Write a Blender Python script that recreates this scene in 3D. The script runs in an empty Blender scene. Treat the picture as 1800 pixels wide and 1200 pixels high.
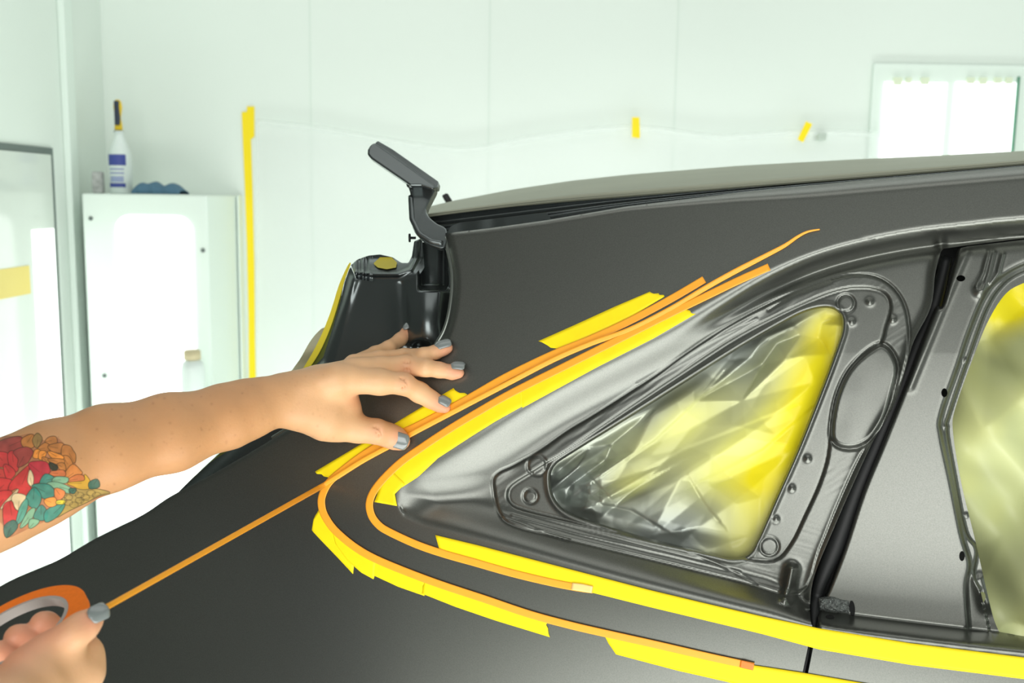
import bpy, bmesh, math, random
import numpy as np
from mathutils import Vector, Matrix
from mathutils.geometry import delaunay_2d_cdt

# ------------------------------------------------------------------ camera, world, lights, exposure
SC = bpy.context.scene
COL = SC.collection
F = 1750.0
CAMZ = 1.45
PITCH, ROLL = math.radians(-8.2), math.radians(0.9)
cd = bpy.data.cameras.new('camera'); cam = bpy.data.objects.new('camera', cd); COL.objects.link(cam)
cd.sensor_width = 36.0; cd.lens = 35.0; cd.clip_start = 0.02
RX = Matrix.Rotation(math.radians(90) + PITCH, 4, 'X')
cam.matrix_world = Matrix.Translation((0, 0, CAMZ)) @ RX @ Matrix.Rotation(ROLL, 4, 'Z')
cd.dof.use_dof = True; cd.dof.focus_distance = 0.98; cd.dof.aperture_fstop = 8.0
SC.camera = cam
MW = np.array((RX @ Matrix.Rotation(ROLL, 4, 'Z')).to_3x3())
RIGHT, UP, FWD = MW[:, 0], MW[:, 1], -MW[:, 2]
C0 = np.array([0, 0, CAMZ])

w = bpy.data.worlds.new('world'); SC.world = w; w.use_nodes = True
w.node_tree.nodes['Background'].inputs[0].default_value = (0.86, 1.0, 0.92, 1)
w.node_tree.nodes['Background'].inputs[1].default_value = 0.05
SC.view_settings.view_transform = 'Standard'; SC.view_settings.look = 'None'
SC.view_settings.exposure = 0.0; SC.view_settings.gamma = 1.0
SC.view_settings.use_curve_mapping = False

def area(name, loc, target, sx, sy, power, col=(1, 1, 1), spread=180):
    l = bpy.data.lights.new(name, 'AREA'); l.shape = 'RECTANGLE'; l.size = sx; l.size_y = sy
    l.energy = power; l.color = col; l.spread = math.radians(spread)
    o = bpy.data.objects.new(name, l); COL.objects.link(o); o.location = loc
    o.rotation_euler = (Vector(target) - Vector(loc)).to_track_quat('-Z', 'Y').to_euler()
    return o
G = (0.96, 1.0, 0.965)
area('booth_side_light', (-0.1, -2.3, 1.75), (-0.1, 1.0, 1.35), 2.4, 2.2, 76, (1, 1, 0.97))
area('floor_fill_light', (0.3, -0.65, 0.03), (0.3, -0.65, 2.0), 2.2, 2.1, 66, (1, 1, 0.97))  # added unseen fill at floor level, brightens the lower reflections in the paint
area('booth_ceiling_light', (0.5, 0.9, 2.95), (0.5, 1.3, 0), 2.4, 1.0, 9, (1, 0.99, 0.96))
area('booth_rear_light', (0.6, 2.1, 2.9), (0.6, 2.6, 0), 4.0, 1.0, 19, G)
area('booth_back_low_light', (0.2, 2.3, 0.25), (0.2, 3.4, 0.7), 3.4, 0.5, 19, G)

# ------------------------------------------------------------------ pixel -> place helpers
def P(u, v, d):
    u = np.asarray(u, float); v = np.asarray(v, float); d = np.asarray(d, float)
    x = ((u - 900) / F * d)[..., None]; y = ((600 - v) / F * d)[..., None]
    return C0 + x * RIGHT + y * UP + d[..., None] * FWD
def rayd(u, v): return FWD + (u - 900) / F * RIGHT + (600 - v) / F * UP
def onY(u, v, Y):
    r = rayd(u, v); return C0 + r * (Y / r[1])
def onX(u, v, X):
    r = rayd(u, v); return C0 + r * (X / r[0])
def project(p):
    q = p - C0; d = q @ FWD
    return 900 + F * (q @ RIGHT) / d, 600 - F * (q @ UP) / d, d

# ------------------------------------------------------------------ object helpers
def tag(o, label=None, cat=None, group=None, kind=None):
    if label: o['label'] = label
    if cat: o['category'] = cat
    if group: o['group'] = group
    if kind: o['kind'] = kind
    return o
def empty(name, loc, label, cat, group=None):
    o = bpy.data.objects.new(name, None); COL.objects.link(o); o.location = loc
    o.empty_display_size = 0.05
    bpy.context.view_layer.update()
    return tag(o, label, cat, group)
def meshobj(name, verts, faces, mat, parent=None, smooth=True, uv=None):
    me = bpy.data.meshes.new(name)
    me.from_pydata([tuple(map(float, p)) for p in verts] if not isinstance(verts, np.ndarray) else verts.tolist(), [], faces)
    me.validate(); me.update()
    if mat: me.materials.append(mat)
    if smooth: me.polygons.foreach_set('use_smooth', [True] * len(me.polygons))
    o = bpy.data.objects.new(name, me); COL.objects.link(o)
    if parent:
        o.parent = parent; o.matrix_parent_inverse = parent.matrix_world.inverted()
    return o
def struct(o): o['kind'] = 'structure'; return o
def setcol(o, cols, al=None):
    me = o.data; a = me.color_attributes.new('paint', 'FLOAT_COLOR', 'POINT')
    c = np.ones((len(me.vertices), 4), np.float32); c[:, :3] = cols
    if al is not None: c[:, 3] = al
    a.data.foreach_set('color', c.ravel())
def bevel(o, wd, seg=3):
    m = o.modifiers.new('b', 'BEVEL'); m.width = wd; m.segments = seg; m.limit_method = 'ANGLE'; m.angle_limit = 0.6
    return o
def solid(o, t):
    m = o.modifiers.new('s', 'SOLIDIFY'); m.thickness = t; m.offset = 0; return o
def box(name, lo, hi, mat, parent=None, bw=0, smooth=False):
    x0, y0, z0 = lo; x1, y1, z1 = hi
    v = [(x0, y0, z0), (x1, y0, z0), (x1, y1, z0), (x0, y1, z0), (x0, y0, z1), (x1, y0, z1), (x1, y1, z1), (x0, y1, z1)]
    f = [(0, 3, 2, 1), (4, 5, 6, 7), (0, 1, 5, 4), (1, 2, 6, 5), (2, 3, 7, 6), (3, 0, 4, 7)]
    o = meshobj(name, v, f, mat, parent, smooth)
    if bw: bevel(o, bw)
    return o
def catmull(pts, n=8, closed=False):
    p = np.array(pts, float); N = len(p); out = []
    rng = range(N if closed else N - 1)
    for i in rng:
        if closed: a, b, c, d = p[(i - 1) % N], p[i], p[(i + 1) % N], p[(i + 2) % N]
        else: a, b, c, d = p[max(i - 1, 0)], p[i], p[i + 1], p[min(i + 2, N - 1)]
        for t in np.linspace(0, 1, n, endpoint=False):
            out.append(0.5 * ((2 * b) + (-a + c) * t + (2 * a - 5 * b + 4 * c - d) * t * t + (-a + 3 * b - 3 * c + d) * t ** 3))
    if not closed: out.append(p[-1])
    return np.array(out)
def resample(pts, n):
    p = np.array(pts, float); s = np.r_[0, np.cumsum(np.linalg.norm(np.diff(p, axis=0), axis=1))]
    t = np.linspace(0, s[-1], n)
    return np.stack([np.interp(t, s, p[:, k]) for k in range(p.shape[1])], 1)
def ss(a, b, x):
    t = np.clip((x - a) / (b - a), 0, 1); return t * t * (3 - 2 * t)
def linedist(u, v, pts, closed=False):
    p = np.array(pts, float)
    if closed: p = np.vstack([p, p[:1]])
    best = np.full(np.shape(u), 1e9)
    for a, b in zip(p[:-1], p[1:]):
        ex, ey = b - a; L = ex * ex + ey * ey + 1e-12
        t = np.clip(((u - a[0]) * ex + (v - a[1]) * ey) / L, 0, 1)
        dd = (u - a[0] - t * ex) ** 2 + (v - a[1] - t * ey) ** 2
        best = np.minimum(best, dd)
    return np.sqrt(best)
def inside(u, v, pts):
    p = np.array(pts, float); r = np.zeros(np.shape(u), bool)
    for a, b in zip(p, np.roll(p, -1, 0)):
        if a[1] == b[1]: continue
        c = ((a[1] > v) != (b[1] > v)) & (u < (b[0] - a[0]) * (v - a[1]) / (b[1] - a[1]) + a[0])
        r ^= c
    return r
def sd(u, v, pts):      # positive inside
    d = linedist(u, v, pts, True)
    return np.where(inside(u, v, pts), d, -d)
def vnoise(x, y, seed=0):
    r = np.random.RandomState(seed); T = r.rand(64, 64)
    xi = np.floor(x).astype(int); yi = np.floor(y).astype(int); fx = x - xi; fy = y - yi
    fx = fx * fx * (3 - 2 * fx); fy = fy * fy * (3 - 2 * fy)
    g = lambda i, j: T[i % 64, j % 64]
    return (g(xi, yi) * (1 - fx) + g(xi + 1, yi) * fx) * (1 - fy) + (g(xi, yi + 1) * (1 - fx) + g(xi + 1, yi + 1) * fx) * fy
def lin(c):
    c = np.asarray(c, float) / 255.0
    return np.where(c <= 0.04045, c / 12.92, ((c + 0.055) / 1.055) ** 2.4)

# ------------------------------------------------------------------ materials
def mat(name, rgb, rough=0.5, metal=0.0, spec=0.5, bump=None, mottle=None, sss=0, alpha=1, emis=0, coat=0, attr=False, trans=0):
    m = bpy.data.materials.new(name); m.use_nodes = True; nt = m.node_tree; b = nt.nodes['Principled BSDF']
    c = tuple(lin(rgb)) + (1,)
    b.inputs['Base Color'].default_value = c
    b.inputs['Roughness'].default_value = rough; b.inputs['Metallic'].default_value = metal
    b.inputs['Specular IOR Level'].default_value = spec
    b.inputs['Alpha'].default_value = alpha
    if coat: b.inputs['Coat Weight'].default_value = coat; b.inputs['Coat Roughness'].default_value = 0.12
    if sss:
        b.inputs['Subsurface Weight'].default_value = sss; b.inputs['Subsurface Radius'].default_value = (1, 0.35, 0.18)
        b.inputs['Subsurface Scale'].default_value = 0.006
    if trans: b.inputs['Transmission Weight'].default_value = trans
    if emis:
        b.inputs['Emission Color'].default_value = c; b.inputs['Emission Strength'].default_value = emis
    tc = nt.nodes.new('ShaderNodeTexCoord'); src = None
    if attr:
        a = nt.nodes.new('ShaderNodeAttribute'); a.attribute_name = 'paint'; src = a.outputs['Color']
        nt.links.new(src, b.inputs['Base Color'])
        if name == 'masking_paper': nt.links.new(a.outputs['Alpha'], b.inputs['Metallic'])
    if mottle:
        n = nt.nodes.new('ShaderNodeTexNoise'); n.inputs['Scale'].default_value = mottle[0]; n.inputs['Detail'].default_value = 3
        nt.links.new(tc.outputs['Object'], n.inputs['Vector'])
        mr = nt.nodes.new('ShaderNodeMapRange'); mr.inputs[3].default_value = 1 - mottle[1]; mr.inputs[4].default_value = 1 + mottle[1]
        mr.inputs[1].default_value = 0.25; mr.inputs[2].default_value = 0.75
        nt.links.new(n.outputs[0], mr.inputs[0])
        mx = nt.nodes.new('ShaderNodeMix'); mx.data_type = 'RGBA'; mx.blend_type = 'MULTIPLY'; mx.inputs[0].default_value = 1
        if src: nt.links.new(src, mx.inputs[6])
        else: mx.inputs[6].default_value = c
        nt.links.new(mr.outputs[0], mx.inputs[7]); nt.links.new(mx.outputs[2], b.inputs['Base Color'])
    if bump:
        n = nt.nodes.new('ShaderNodeTexNoise'); n.inputs['Scale'].default_value = bump[0]; n.inputs['Detail'].default_value = 4
        nt.links.new(tc.outputs['Object'], n.inputs['Vector'])
        bp = nt.nodes.new('ShaderNodeBump'); bp.inputs['Strength'].default_value = bump[1]; bp.inputs['Distance'].default_value = bump[2]
        nt.links.new(n.outputs[0], bp.inputs['Height']); nt.links.new(bp.outputs[0], b.inputs['Normal'])
    return m
PAINT = mat('satin_paint', (116, 118, 113), 0.34, 0.9, 0.5, bump=(1400, 0.12, 0.0002), mottle=(900, 0.12))
PAINT2 = mat('inner_paint', (104, 110, 110), 0.27, 0.9, 0.5, bump=(300, 0.1, 0.0004))
ROOFM = mat('roof_reflect_tone', (150, 153, 134), 0.5, 0.2, 0.5, mottle=(8, 0.06))  # lighter olive than the body: the roof's reflections put into its colour
DARK = mat('black_rubber', (14, 16, 17), 0.55, 0, 0.5)
VOID = mat('cavity_shade', (10, 11, 11), 0.8)  # flat black stands for the shade inside openings
YEL = mat('yellow_tape', (252, 226, 18), 0.55, 0, 0.3, bump=(500, 0.1, 0.0003), mottle=(60, 0.04))
ORG = mat('orange_tape', (255, 172, 50), 0.4, 0, 0.4, mottle=(80, 0.03))
ORG2 = mat('orange_roll', (244, 122, 26), 0.6, 0, 0.3, mottle=(300, 0.06), bump=(900, 0.2, 0.0003))
CORE = mat('grey_core', (165, 160, 155), 0.7)
NAIL = mat('grey_polish', (122, 129, 128), 0.2, 0, 0.6, coat=0.6)
GOLD = mat('gold', (212, 178, 110), 0.2, 1.0)
SKIN = mat('skin', (205, 150, 110), 0.48, 0, 0.4, sss=0.12, attr=True, bump=(420, 0.25, 0.0006), mottle=(45, 0.05))
PAPER = mat('masking_paper', (230, 220, 90), 0.4, 0, 0.4, attr=True, bump=(160, 0.15, 0.0006))
WALL = mat('booth_wall', (230, 239, 232), 0.4, 0, 0.4, mottle=(1.5, 0.012))
WHITE = mat('white_metal', (228, 240, 232), 0.4, 0, 0.5)
DWALL = mat('dark_unseen_wall', (98, 102, 100), 0.6)  # dark tone given to unseen walls and ceiling to darken the paint's reflections
FLOORM = mat('floor_paint', (225, 232, 226), 0.4, 0, 0.4, mottle=(3, 0.04))
LAMP = mat('lamp_lens', (250, 255, 252), 0.4, emis=1.5)
FILM = mat('plastic_film', (250, 253, 252), 0.25, 0, 0.5, alpha=0.3, bump=(5, 0.5, 0.01))
GLASSM = mat('door_glass', (225, 232, 226), 0.08, 0, 0.6, alpha=0.25)
FRAME = mat('dark_frame', (100, 112, 108), 0.4)
FOAM = mat('grey_foam', (120, 125, 122), 0.55, 0.5, 0.5, bump=(500, 1.0, 0.002), mottle=(420, 0.7))
OLIVE = mat('olive_film', (104, 112, 52), 0.35, 0, 0.5)
LIME = mat('yellow_film_edge', (226, 208, 60), 0.4)
BEIGE = mat('beige_paper', (186, 182, 150), 0.7)
BOTT = mat('white_plastic', (222, 232, 228), 0.35)
BLUE = mat('blue_print', (60, 74, 150), 0.5)
NAVY = mat('navy_plastic', (28, 40, 62), 0.4)
CLOTH = mat('blue_cloth', (82, 118, 142), 0.8, bump=(60, 0.6, 0.004))
TAN = mat('tan_cap', (196, 184, 148), 0.6)
SHIRT = mat('shirt_cloth', (52, 54, 58), 0.9)
JEANS = mat('trouser_cloth', (44, 50, 64), 0.9)
HAIR = mat('hair', (70, 48, 34), 0.6, bump=(200, 0.6, 0.003))

# ------------------------------------------------------------------ the car's side surface
TH = math.radians(19)
LV = np.array([math.cos(TH), -math.sin(TH), 0]); NV = np.array([math.sin(TH), math.cos(TH), 0])
PB = P(900.0, 960.0, 0.985)
def plane_d(u, v, n):
    num = n @ (PB - C0)
    r = (n @ FWD) + (u - 900) / F * (n @ RIGHT) + (600 - v) / F * (n @ UP)
    return num / r
def ndir(phi): return NV * math.cos(phi) - np.array([0, 0, 1]) * math.sin(phi)
def S(u, v):
    u = np.asarray(u, float); v = np.asarray(v, float)
    d1 = plane_d(u, v, ndir(math.radians(-2))); d2 = plane_d(u, v, ndir(math.radians(21)))
    k = 0.03; h = d1 - d2
    d = 0.5 * (d1 + d2 + np.sqrt(h * h + k * k))
    s = (u - 900) / F * d
    d = d + 0.16 * np.clip(-0.1 - s, 0, None) ** 2
    return d
A_TOP = [(699, 884), (701, 862), (716, 838), (744, 816), (830, 766), (900, 724), (1000, 669), (1100, 618), (1180, 576), (1260, 530), (1340, 486), (1420, 452), (1500, 428), (1600, 408), (1700, 396), (1800, 386), (2050, 372)]
A_BOT = [(2050, 1172), (1900, 1152), (1700, 1130), (1520, 1108), (1430, 1094), (1300, 1064), (1100, 1014), (900, 958), (790, 930), (742, 918), (712, 905)]
A = np.vstack([catmull(A_TOP, 5), catmull(A_BOT, 5)])
B = catmull([(868, 850), (876, 832), (905, 818), (950, 792), (1000, 757), (1050, 727), (1150, 662), (1250, 592), (1340, 541), (1420, 506), (1495, 484), (1550, 492), (1586, 530), (1597, 590), (1588, 650), (1560, 720), (1512, 800), (1475, 880), (1440, 965), (1404, 1042), (1300, 1019), (1160, 985), (1000, 946), (905, 922), (878, 898)], 4, True)
CC = catmull([(893, 868), (902, 852), (940, 828), (1000, 790), (1100, 722), (1200, 655), (1300, 590), (1400, 540), (1470, 512), (1520, 506), (1555, 516), (1565, 540), (1556, 575), (1545, 605), (1500, 640), (1472, 690), (1460, 745), (1455, 800), (1440, 850), (1415, 905), (1390, 955), (1360, 984), (1300, 980), (1150, 952), (1000, 915), (920, 895), (898, 884)], 4, True)
W = catmull([(968, 842), (974, 820), (1000, 800), (1100, 738), (1200, 675), (1300, 612), (1380, 566), (1420, 547), (1455, 541), (1476, 552), (1480, 575), (1470, 610), (1440, 690), (1400, 790), (1360, 880), (1330, 948), (1315, 972), (1290, 980), (1250, 972), (1150, 948), (1060, 922), (1000, 900), (975, 875)], 5, True)
PAD = catmull([(1548, 606), (1500, 642), (1474, 690), (1463, 745), (1466, 775), (1490, 786), (1520, 778), (1548, 745), (1568, 690), (1576, 640)], 5, True)
D1 = catmull([(2050, 420), (1850, 448), (1800, 462), (1760, 484), (1730, 515), (1702, 580), (1682, 640), (1652, 728), (1652, 765), (1670, 850), (1688, 940), (1702, 990), (1696, 1030), (1700, 1100)], 5)
D1P = np.vstack([D1, [(1700, 1120), (2050, 1160)]])
HOLE = catmull([(2050, 440), (1900, 468), (1835, 486), (1800, 497), (1768, 516), (1738, 562), (1712, 625), (1680, 715), (1675, 758), (1690, 850), (1712, 940), (1735, 1040), (1746, 1085), (1756, 1110)], 4)
EDG = catmull([(2050, 428), (1850, 460), (1800, 476), (1764, 498), (1735, 540), (1705, 620), (1668, 728), (1664, 758), (1680, 850), (1698, 935), (1716, 965), (1712, 1010), (1722, 1035)], 5)
def surf(u, v, door=False):
    u = np.asarray(u, float); v = np.asarray(v, float)
    d = S(u, v)
    a = sd(u, v, A)
    dt = linedist(u, v, catmull(A_TOP, 5)); db = linedist(u, v, catmull(A_BOT, 5))
    ks = 90 - 70 * ss(1200, 1500, u)
    soft = 0.5 * (dt + db - np.sqrt((dt - db) ** 2 + ks * ks * 0.30)) 
    pos = ss(0, 30, a)
    rnd_a = a + (np.maximum(soft, -10) - a) * pos * ss(300, 120, np.minimum(dt + db, 300)) * 0.0
    wb = np.where(True, 62 - 34 * ss(1340, 1460, u), 0)
    wt = 72 - 30 * ss(1250, 1450, u)
    mixw = ss(-45, 45, db - dt); wt = wt + 25 * ss(1000, 760, u); wb = wb + 10 * ss(1000, 760, u)
    wd = wb + (wt - wb) * mixw
    inv = 1.0 / (1.0 / np.maximum(dt, 1) ** 2.2 + 1.0 / np.maximum(db, 1) ** 2.2) ** (1 / 2.2)
    a_s = np.where(a > 0, inv, a)
    tt = ss(-6, 1, 0 * a) * 0
    x = np.clip((a_s + 7) / (wd + 7), 0, 1)
    off = 0.030 * x * x * (3 - 2 * x)
    ch = ss(1150, 1420, u) * mixw * ss(620, 540, v)
    off = off + ch * 0.017 * np.exp(-((a - 26) / 13) ** 2) * (a > 0)
    off = off + 0.011 * np.clip((v - 620) / 460.0, 0, 1.1) ** 1.1 * ss(1080, 1330, u) * ss(0, 1, a / np.maximum(wd, 5))
    m = a > 20
    if m.any():
        uu, vv = u[m], v[m]; o = off[m]
        if door:
            s1 = sd(uu, vv, D1P)
            o += 0.007 * ss(-8, 8, s1)
            o += 0.006 * ss(-3, 4, np.where(inside(uu, vv, np.vstack([EDG, [(1740, 1110), (2050, 1160)]])), 1, -1) * linedist(uu, vv, EDG))
            o -= 0.0025 * np.exp(-(linedist(uu, vv, D1) / 4) ** 2)
            for ln in ([(1738, 442), (1728, 480), (1716, 505)], [(1747, 442), (1738, 480), (1728, 510)], [(1763, 446), (1754, 480), (1742, 498)]):
                o -= 0.0022 * np.exp(-(linedist(uu, vv, ln) / 3.5) ** 2)
            o -= 0.004 * np.exp(-(((uu - 1722) ** 2 + (vv - 512) ** 2) / 90.0))
            o += 0.010 * ss(1095, 1060, 0 * uu + vv) * 0
            o -= 0.006 * np.exp(-(linedist(uu, vv, [(1722, 1020), (1735, 1060)]) / 12) ** 2)
            # soft dent lines in the pillar cover
            o -= 0.002 * np.exp(-(linedist(uu, vv, [(1700, 440), (1655, 545), (1600, 680)]) / 7) ** 2)
            for (cx, cy) in ((1698, 633), (1663, 750), (1698, 905)):
                o -= 0.0018 * np.exp(-(((uu - cx) ** 2 + (vv - cy) ** 2) / 14.0))
        else:
            b = sd(uu, vv, B); c = sd(uu, vv, CC); ww = sd(uu, vv, W); p = sd(uu, vv, PAD)
            st = vnoise((uu * 0.97 - vv * -0.25) * 0.02, (vv - 0.27 * uu) * 0.55, 3)
            st2 = vnoise((uu * 0.86 - vv * 0.5) * 0.03, (vv * 0.86 + 0.56 * uu) * 0.4, 5)
            low = ss(840, 930, vv + 0 * uu)
            band = ss(0, 3, b) * (1 - ss(-3, 0, c))
            o -= 0.0016 * ss(-1.5, 2.5, b)
            o += 0.0016 * np.exp(-((b + 2) / 1.8) ** 2)
            o -= band * (1 - ss(-4, 2, p)) * (0.0005 * (1 - 0.6 * ss(1340, 1420, uu)) * (st * low + st2 * (1 - low)))
            o += 0.0045 * ss(-3, 3, c) * (1 - ss(-6, 0, p))
            o += 0.0022 * np.exp(-(c / 2.0) ** 2)
            o -= 0.0020 * np.exp(-((ww + 6) / 4.0) ** 2)
            o += 0.006 * ss(-4, 2, ww)
            o -= 0.0055 * ss(-3, 5, p); o += 0.003 * np.exp(-((p + 3) / 2.2) ** 2)
            o -= 0.0005 * ss(0, 6, p) * vnoise(uu * 0.03, vv * 0.02, 12)
            for (cx, cy, r) in ((932, 872, 12), (1487, 533, 15), (1352, 960, 16), (944, 818, 17)):
                rr = np.hypot(uu - cx, vv - cy)
                o += 0.0018 * np.exp(-((rr - r) / 1.8) ** 2) - 0.0006 * ss(r, r - 3, rr)
            for (cx, cy) in ((1420, 806), (1392, 858), (1364, 912), (1529, 530), (1497, 565), (1569, 561)):
                rr = np.hypot(uu - cx, vv - cy)
                o -= 0.0028 * np.exp(-(rr / 5.5) ** 2)
            for ln, wdt, dp in (([(960, 822), (1100, 738), (1240, 652)], 2.0, 0.0010), ([(880, 905), (960, 936), (1000, 950)], 2.0, 0.0014),
                                ([(1210, 968), (1260, 990), (1330, 1026)], 1.6, 0.0014), ([(1120, 675), (1240, 604), (1330, 560)], 2.2, -0.001),
                                ([(1460, 495), (1390, 520), (1350, 545)], 2.0, 0.0012), ([(900, 905), (1020, 938), (1180, 975), (1300, 1005)], 2.5, -0.0012),
                                ([(1600, 470), (1610, 540)], 3.0, 0.0)):
                o += dp * np.exp(-(linedist(uu, vv, ln) / wdt) ** 2)
            # pressed bump in the lower corner and the rolled edge next to the door gap
            o -= 0.012 * np.exp(-(linedist(uu, vv, [(1392, 1000), (1382, 1050)]) / 10) ** 2)
            e = linedist(uu, vv, JAMB_L)
            o -= 0.005 * np.exp(-(e / 9) ** 2)
        off[m] = o
    return d + off
JAMB_L = catmull([(1655, 438), (1644, 480), (1636, 540), (1606, 600), (1592, 650), (1572, 710), (1535, 775), (1500, 850), (1465, 930), (1432, 1010), (1424, 1060), (1426, 1100)], 5)
JAMB_R = catmull([(1684, 436), (1670, 485), (1656, 536), (1644, 541), (1620, 600), (1590, 680), (1550, 780), (1515, 865), (1482, 965), (1455, 1035), (1440, 1068), (1437, 1100)], 5)

def edges_roll(u, v, d, line, width, amt):
    e = linedist(u, v, line); x = np.clip(1 - e / width, 0, 1)
    return d + amt * x ** 2.2
def field_mesh(name, us, vs, outline, holes, fn, mat_, parent, rim=0.0):
    U, V = np.meshgrid(us, vs); m, n = U.shape
    g = sd(U, V, outline)
    for h in holes: g = np.minimum(g, -sd(U, V, h))
    g[np.abs(g) < 0.02] = 0.02
    uu = list(U.ravel()); vv = list(V.ravel()); gr = g.ravel()
    idx = np.arange(m * n).reshape(m, n)
    q = np.stack([idx[:-1, :-1], idx[1:, :-1], idx[1:, 1:], idx[:-1, 1:]], -1).reshape(-1, 4)
    cnt = (gr[q] > 0).sum(1)
    faces = q[cnt == 4].tolist()
    cut = {}
    def cross(a, b):
        k = (min(a, b), max(a, b))
        if k not in cut:
            t = gr[a] / (gr[a] - gr[b]); cut[k] = len(uu)
            uu.append(uu[a] + t * (uu[b] - uu[a])); vv.append(vv[a] + t * (vv[b] - vv[a]))
        return cut[k]
    for f in q[(cnt > 0) & (cnt < 4)].tolist():
        o = []
        for a, b in zip(f, f[1:] + f[:1]):
            if gr[a] > 0: o.append(a)
            if (gr[a] > 0) != (gr[b] > 0): o.append(cross(a, b))
        if len(o) >= 3: faces.append(o)
    used = np.zeros(len(uu), bool)
    for f in faces: used[f] = True
    remap = np.cumsum(used) - 1
    uu = np.array(uu)[used]; vv = np.array(vv)[used]
    faces = [[int(remap[i]) for i in f] for f in faces]
    verts = P(uu, vv, fn(uu, vv))
    ob = meshobj(name, verts, faces, mat_, parent)
    if rim:
        vs_, fs_ = [], []
        for line in [outline] + list(holes):
            L = np.vstack([line, line[:1]]); L = resample(L, int(max(12, np.linalg.norm(np.diff(L, axis=0), axis=1).sum() / 4)))[:-1]
            d = fn(L[:, 0], L[:, 1]); a = P(L[:, 0], L[:, 1], d); b = P(L[:, 0], L[:, 1], d + rim)
            k = len(vs_); N = len(L); vs_ += a.tolist() + b.tolist()
            fs_ += [(k + i, k + (i + 1) % N, k + N + (i + 1) % N, k + N + i) for i in range(N)]
        me = ob.data; bm = bmesh.new(); bm.from_mesh(me)
        bv = [bm.verts.new(p) for p in vs_]
        for f in fs_:
            try: bm.faces.new([bv[i] for i in f]).smooth = True
            except ValueError: pass
        bm.to_mesh(me); bm.free()
    return ob, uu, vv

CAR = empty('car', (0.2, 1.6, 0.0), 'dark satin grey car with bare unglazed side windows, masked up for striping', 'car')
TAILEDGE = catmull([(783, 410), (790, 440), (797, 480), (796, 520), (788, 565), (772, 600), (735, 640), (660, 668), (590, 700), (510, 752), (440, 795), (370, 835), (300, 872), (250, 905), (170, 945), (100, 985), (15, 1022), (-60, 1068), (-160, 1120)], 5)
TOPEDGE = [(783, 410), (860, 401), (960, 387), (1100, 363), (1300, 338), (1500, 318), (1650, 305), (1800, 292), (1960, 280)]
Q_OUT = np.vstack([TOPEDGE, [(1960, 398), (1820, 416), (1700, 431), (1658, 437)], JAMB_L[1:-1], [(1428, 1100), (1411, 1180), (1384, 1300), (-160, 1300)], TAILEDGE[::-1][:-1]])
def q_fn(u, v):
    d = surf(u, v)
    d = edges_roll(u, v, d, TAILEDGE, 6 + 8 * ss(650, 760, u), 0.003 + 0.006 * ss(650, 760, u))
    return edges_roll(u, v, d, TOPEDGE, 7 + 17 * ss(1050, 1500, u), 0.004 + 0.014 * ss(1050, 1500, u))
US = np.r_[np.arange(-165, 640, 5.0), np.arange(640, 1965, 2.3)]
VS = np.r_[np.arange(272, 420, 3.6), np.arange(420, 1110, 2.3), np.arange(1110, 1306, 5.0)]
quarter, _, _ = field_mesh('quarter_panel', US, VS, Q_OUT, [W], q_fn, PAINT, CAR, rim=0.020)

def slot(cx, cy, a, b, rot=0):
    t = np.linspace(0, 2 * np.pi, 20, endpoint=False); c, s = math.cos(rot), math.sin(rot)
    x, y = a * np.cos(t), b * np.sin(t)
    return np.stack([cx + c * x - s * y, cy + s * x + c * y], 1)
D_OUT = np.vstack([[(1684, 437), (1700, 433), (1820, 419), (1960, 402), (1960, 452)], HOLE[1:], [(1800, 1118), (1960, 1134), (1960, 1300), (1394, 1300), (1421, 1180), (1437, 1100)], JAMB_R[::-1][1:-1]])
D_OUT = np.array([p for p in D_OUT if p[0] <= 1960])
DUS = np.arange(1390, 1965, 2.3)
door_holes = [slot(1689, 489, 8, 5.5), slot(1660, 690, 5.5, 8), slot(1691, 977, 5, 9), slot(1727, 1049, 5.5, 9.5)]
door, _, _ = field_mesh('rear_door', DUS, VS[VS > 380], D_OUT, door_holes, lambda u, v: edges_roll(u, v, surf(u, v, True), JAMB_R, 7, 0.008), PAINT, CAR, rim=0.010)

# cavity skins behind the gap and behind the panels
def patch(name, poly, fn, mat_, parent, step=8.0, rim=0.0, holes=()):
    poly = np.array(poly, float)
    us = np.arange(poly[:, 0].min() - step, poly[:, 0].max() + step, step); vs = np.arange(poly[:, 1].min() - step, poly[:, 1].max() + step, step)
    return field_mesh(name, us, vs, poly, list(holes), fn, mat_, parent, rim)
patch('door_jamb', [(1380, 1130), (1400, 1040), (1440, 940), (1560, 640), (1610, 420), (1800, 400), (1960, 385), (1960, 480), (1760, 480), (1700, 560), (1640, 740), (1600, 900), (1560, 1120), (1520, 1300), (1350, 1300)], lambda u, v: S(u, v) + 0.075, DARK, CAR, 14)
def tube(name, pts3, r, mat_, parent=None, seg=12, cap=True):
    pts3 = np.array(pts3, float); N = len(pts3); r = np.broadcast_to(r, (N,))
    T = np.gradient(pts3, axis=0); T /= np.linalg.norm(T, axis=1)[:, None]
    up = np.array([0.1, -1, 0.3]); vs, fs = [], []
    for i in range(N):
        a = np.cross(T[i], up); a /= np.linalg.norm(a); b = np.cross(T[i], a)
        for k in range(seg):
            t = 2 * math.pi * k / seg; vs.append(pts3[i] + r[i] * (math.cos(t) * a + math.sin(t) * b))
    for i in range(N - 1):
        for k in range(seg):
            fs.append((i * seg + k, i * seg + (k + 1) % seg, (i + 1) * seg + (k + 1) % seg, (i + 1) * seg + k))
    if cap: fs += [tuple(range(seg))[::-1], tuple(range((N - 1) * seg, N * seg))]
    return meshobj(name, vs, fs, mat_, parent)
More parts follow.
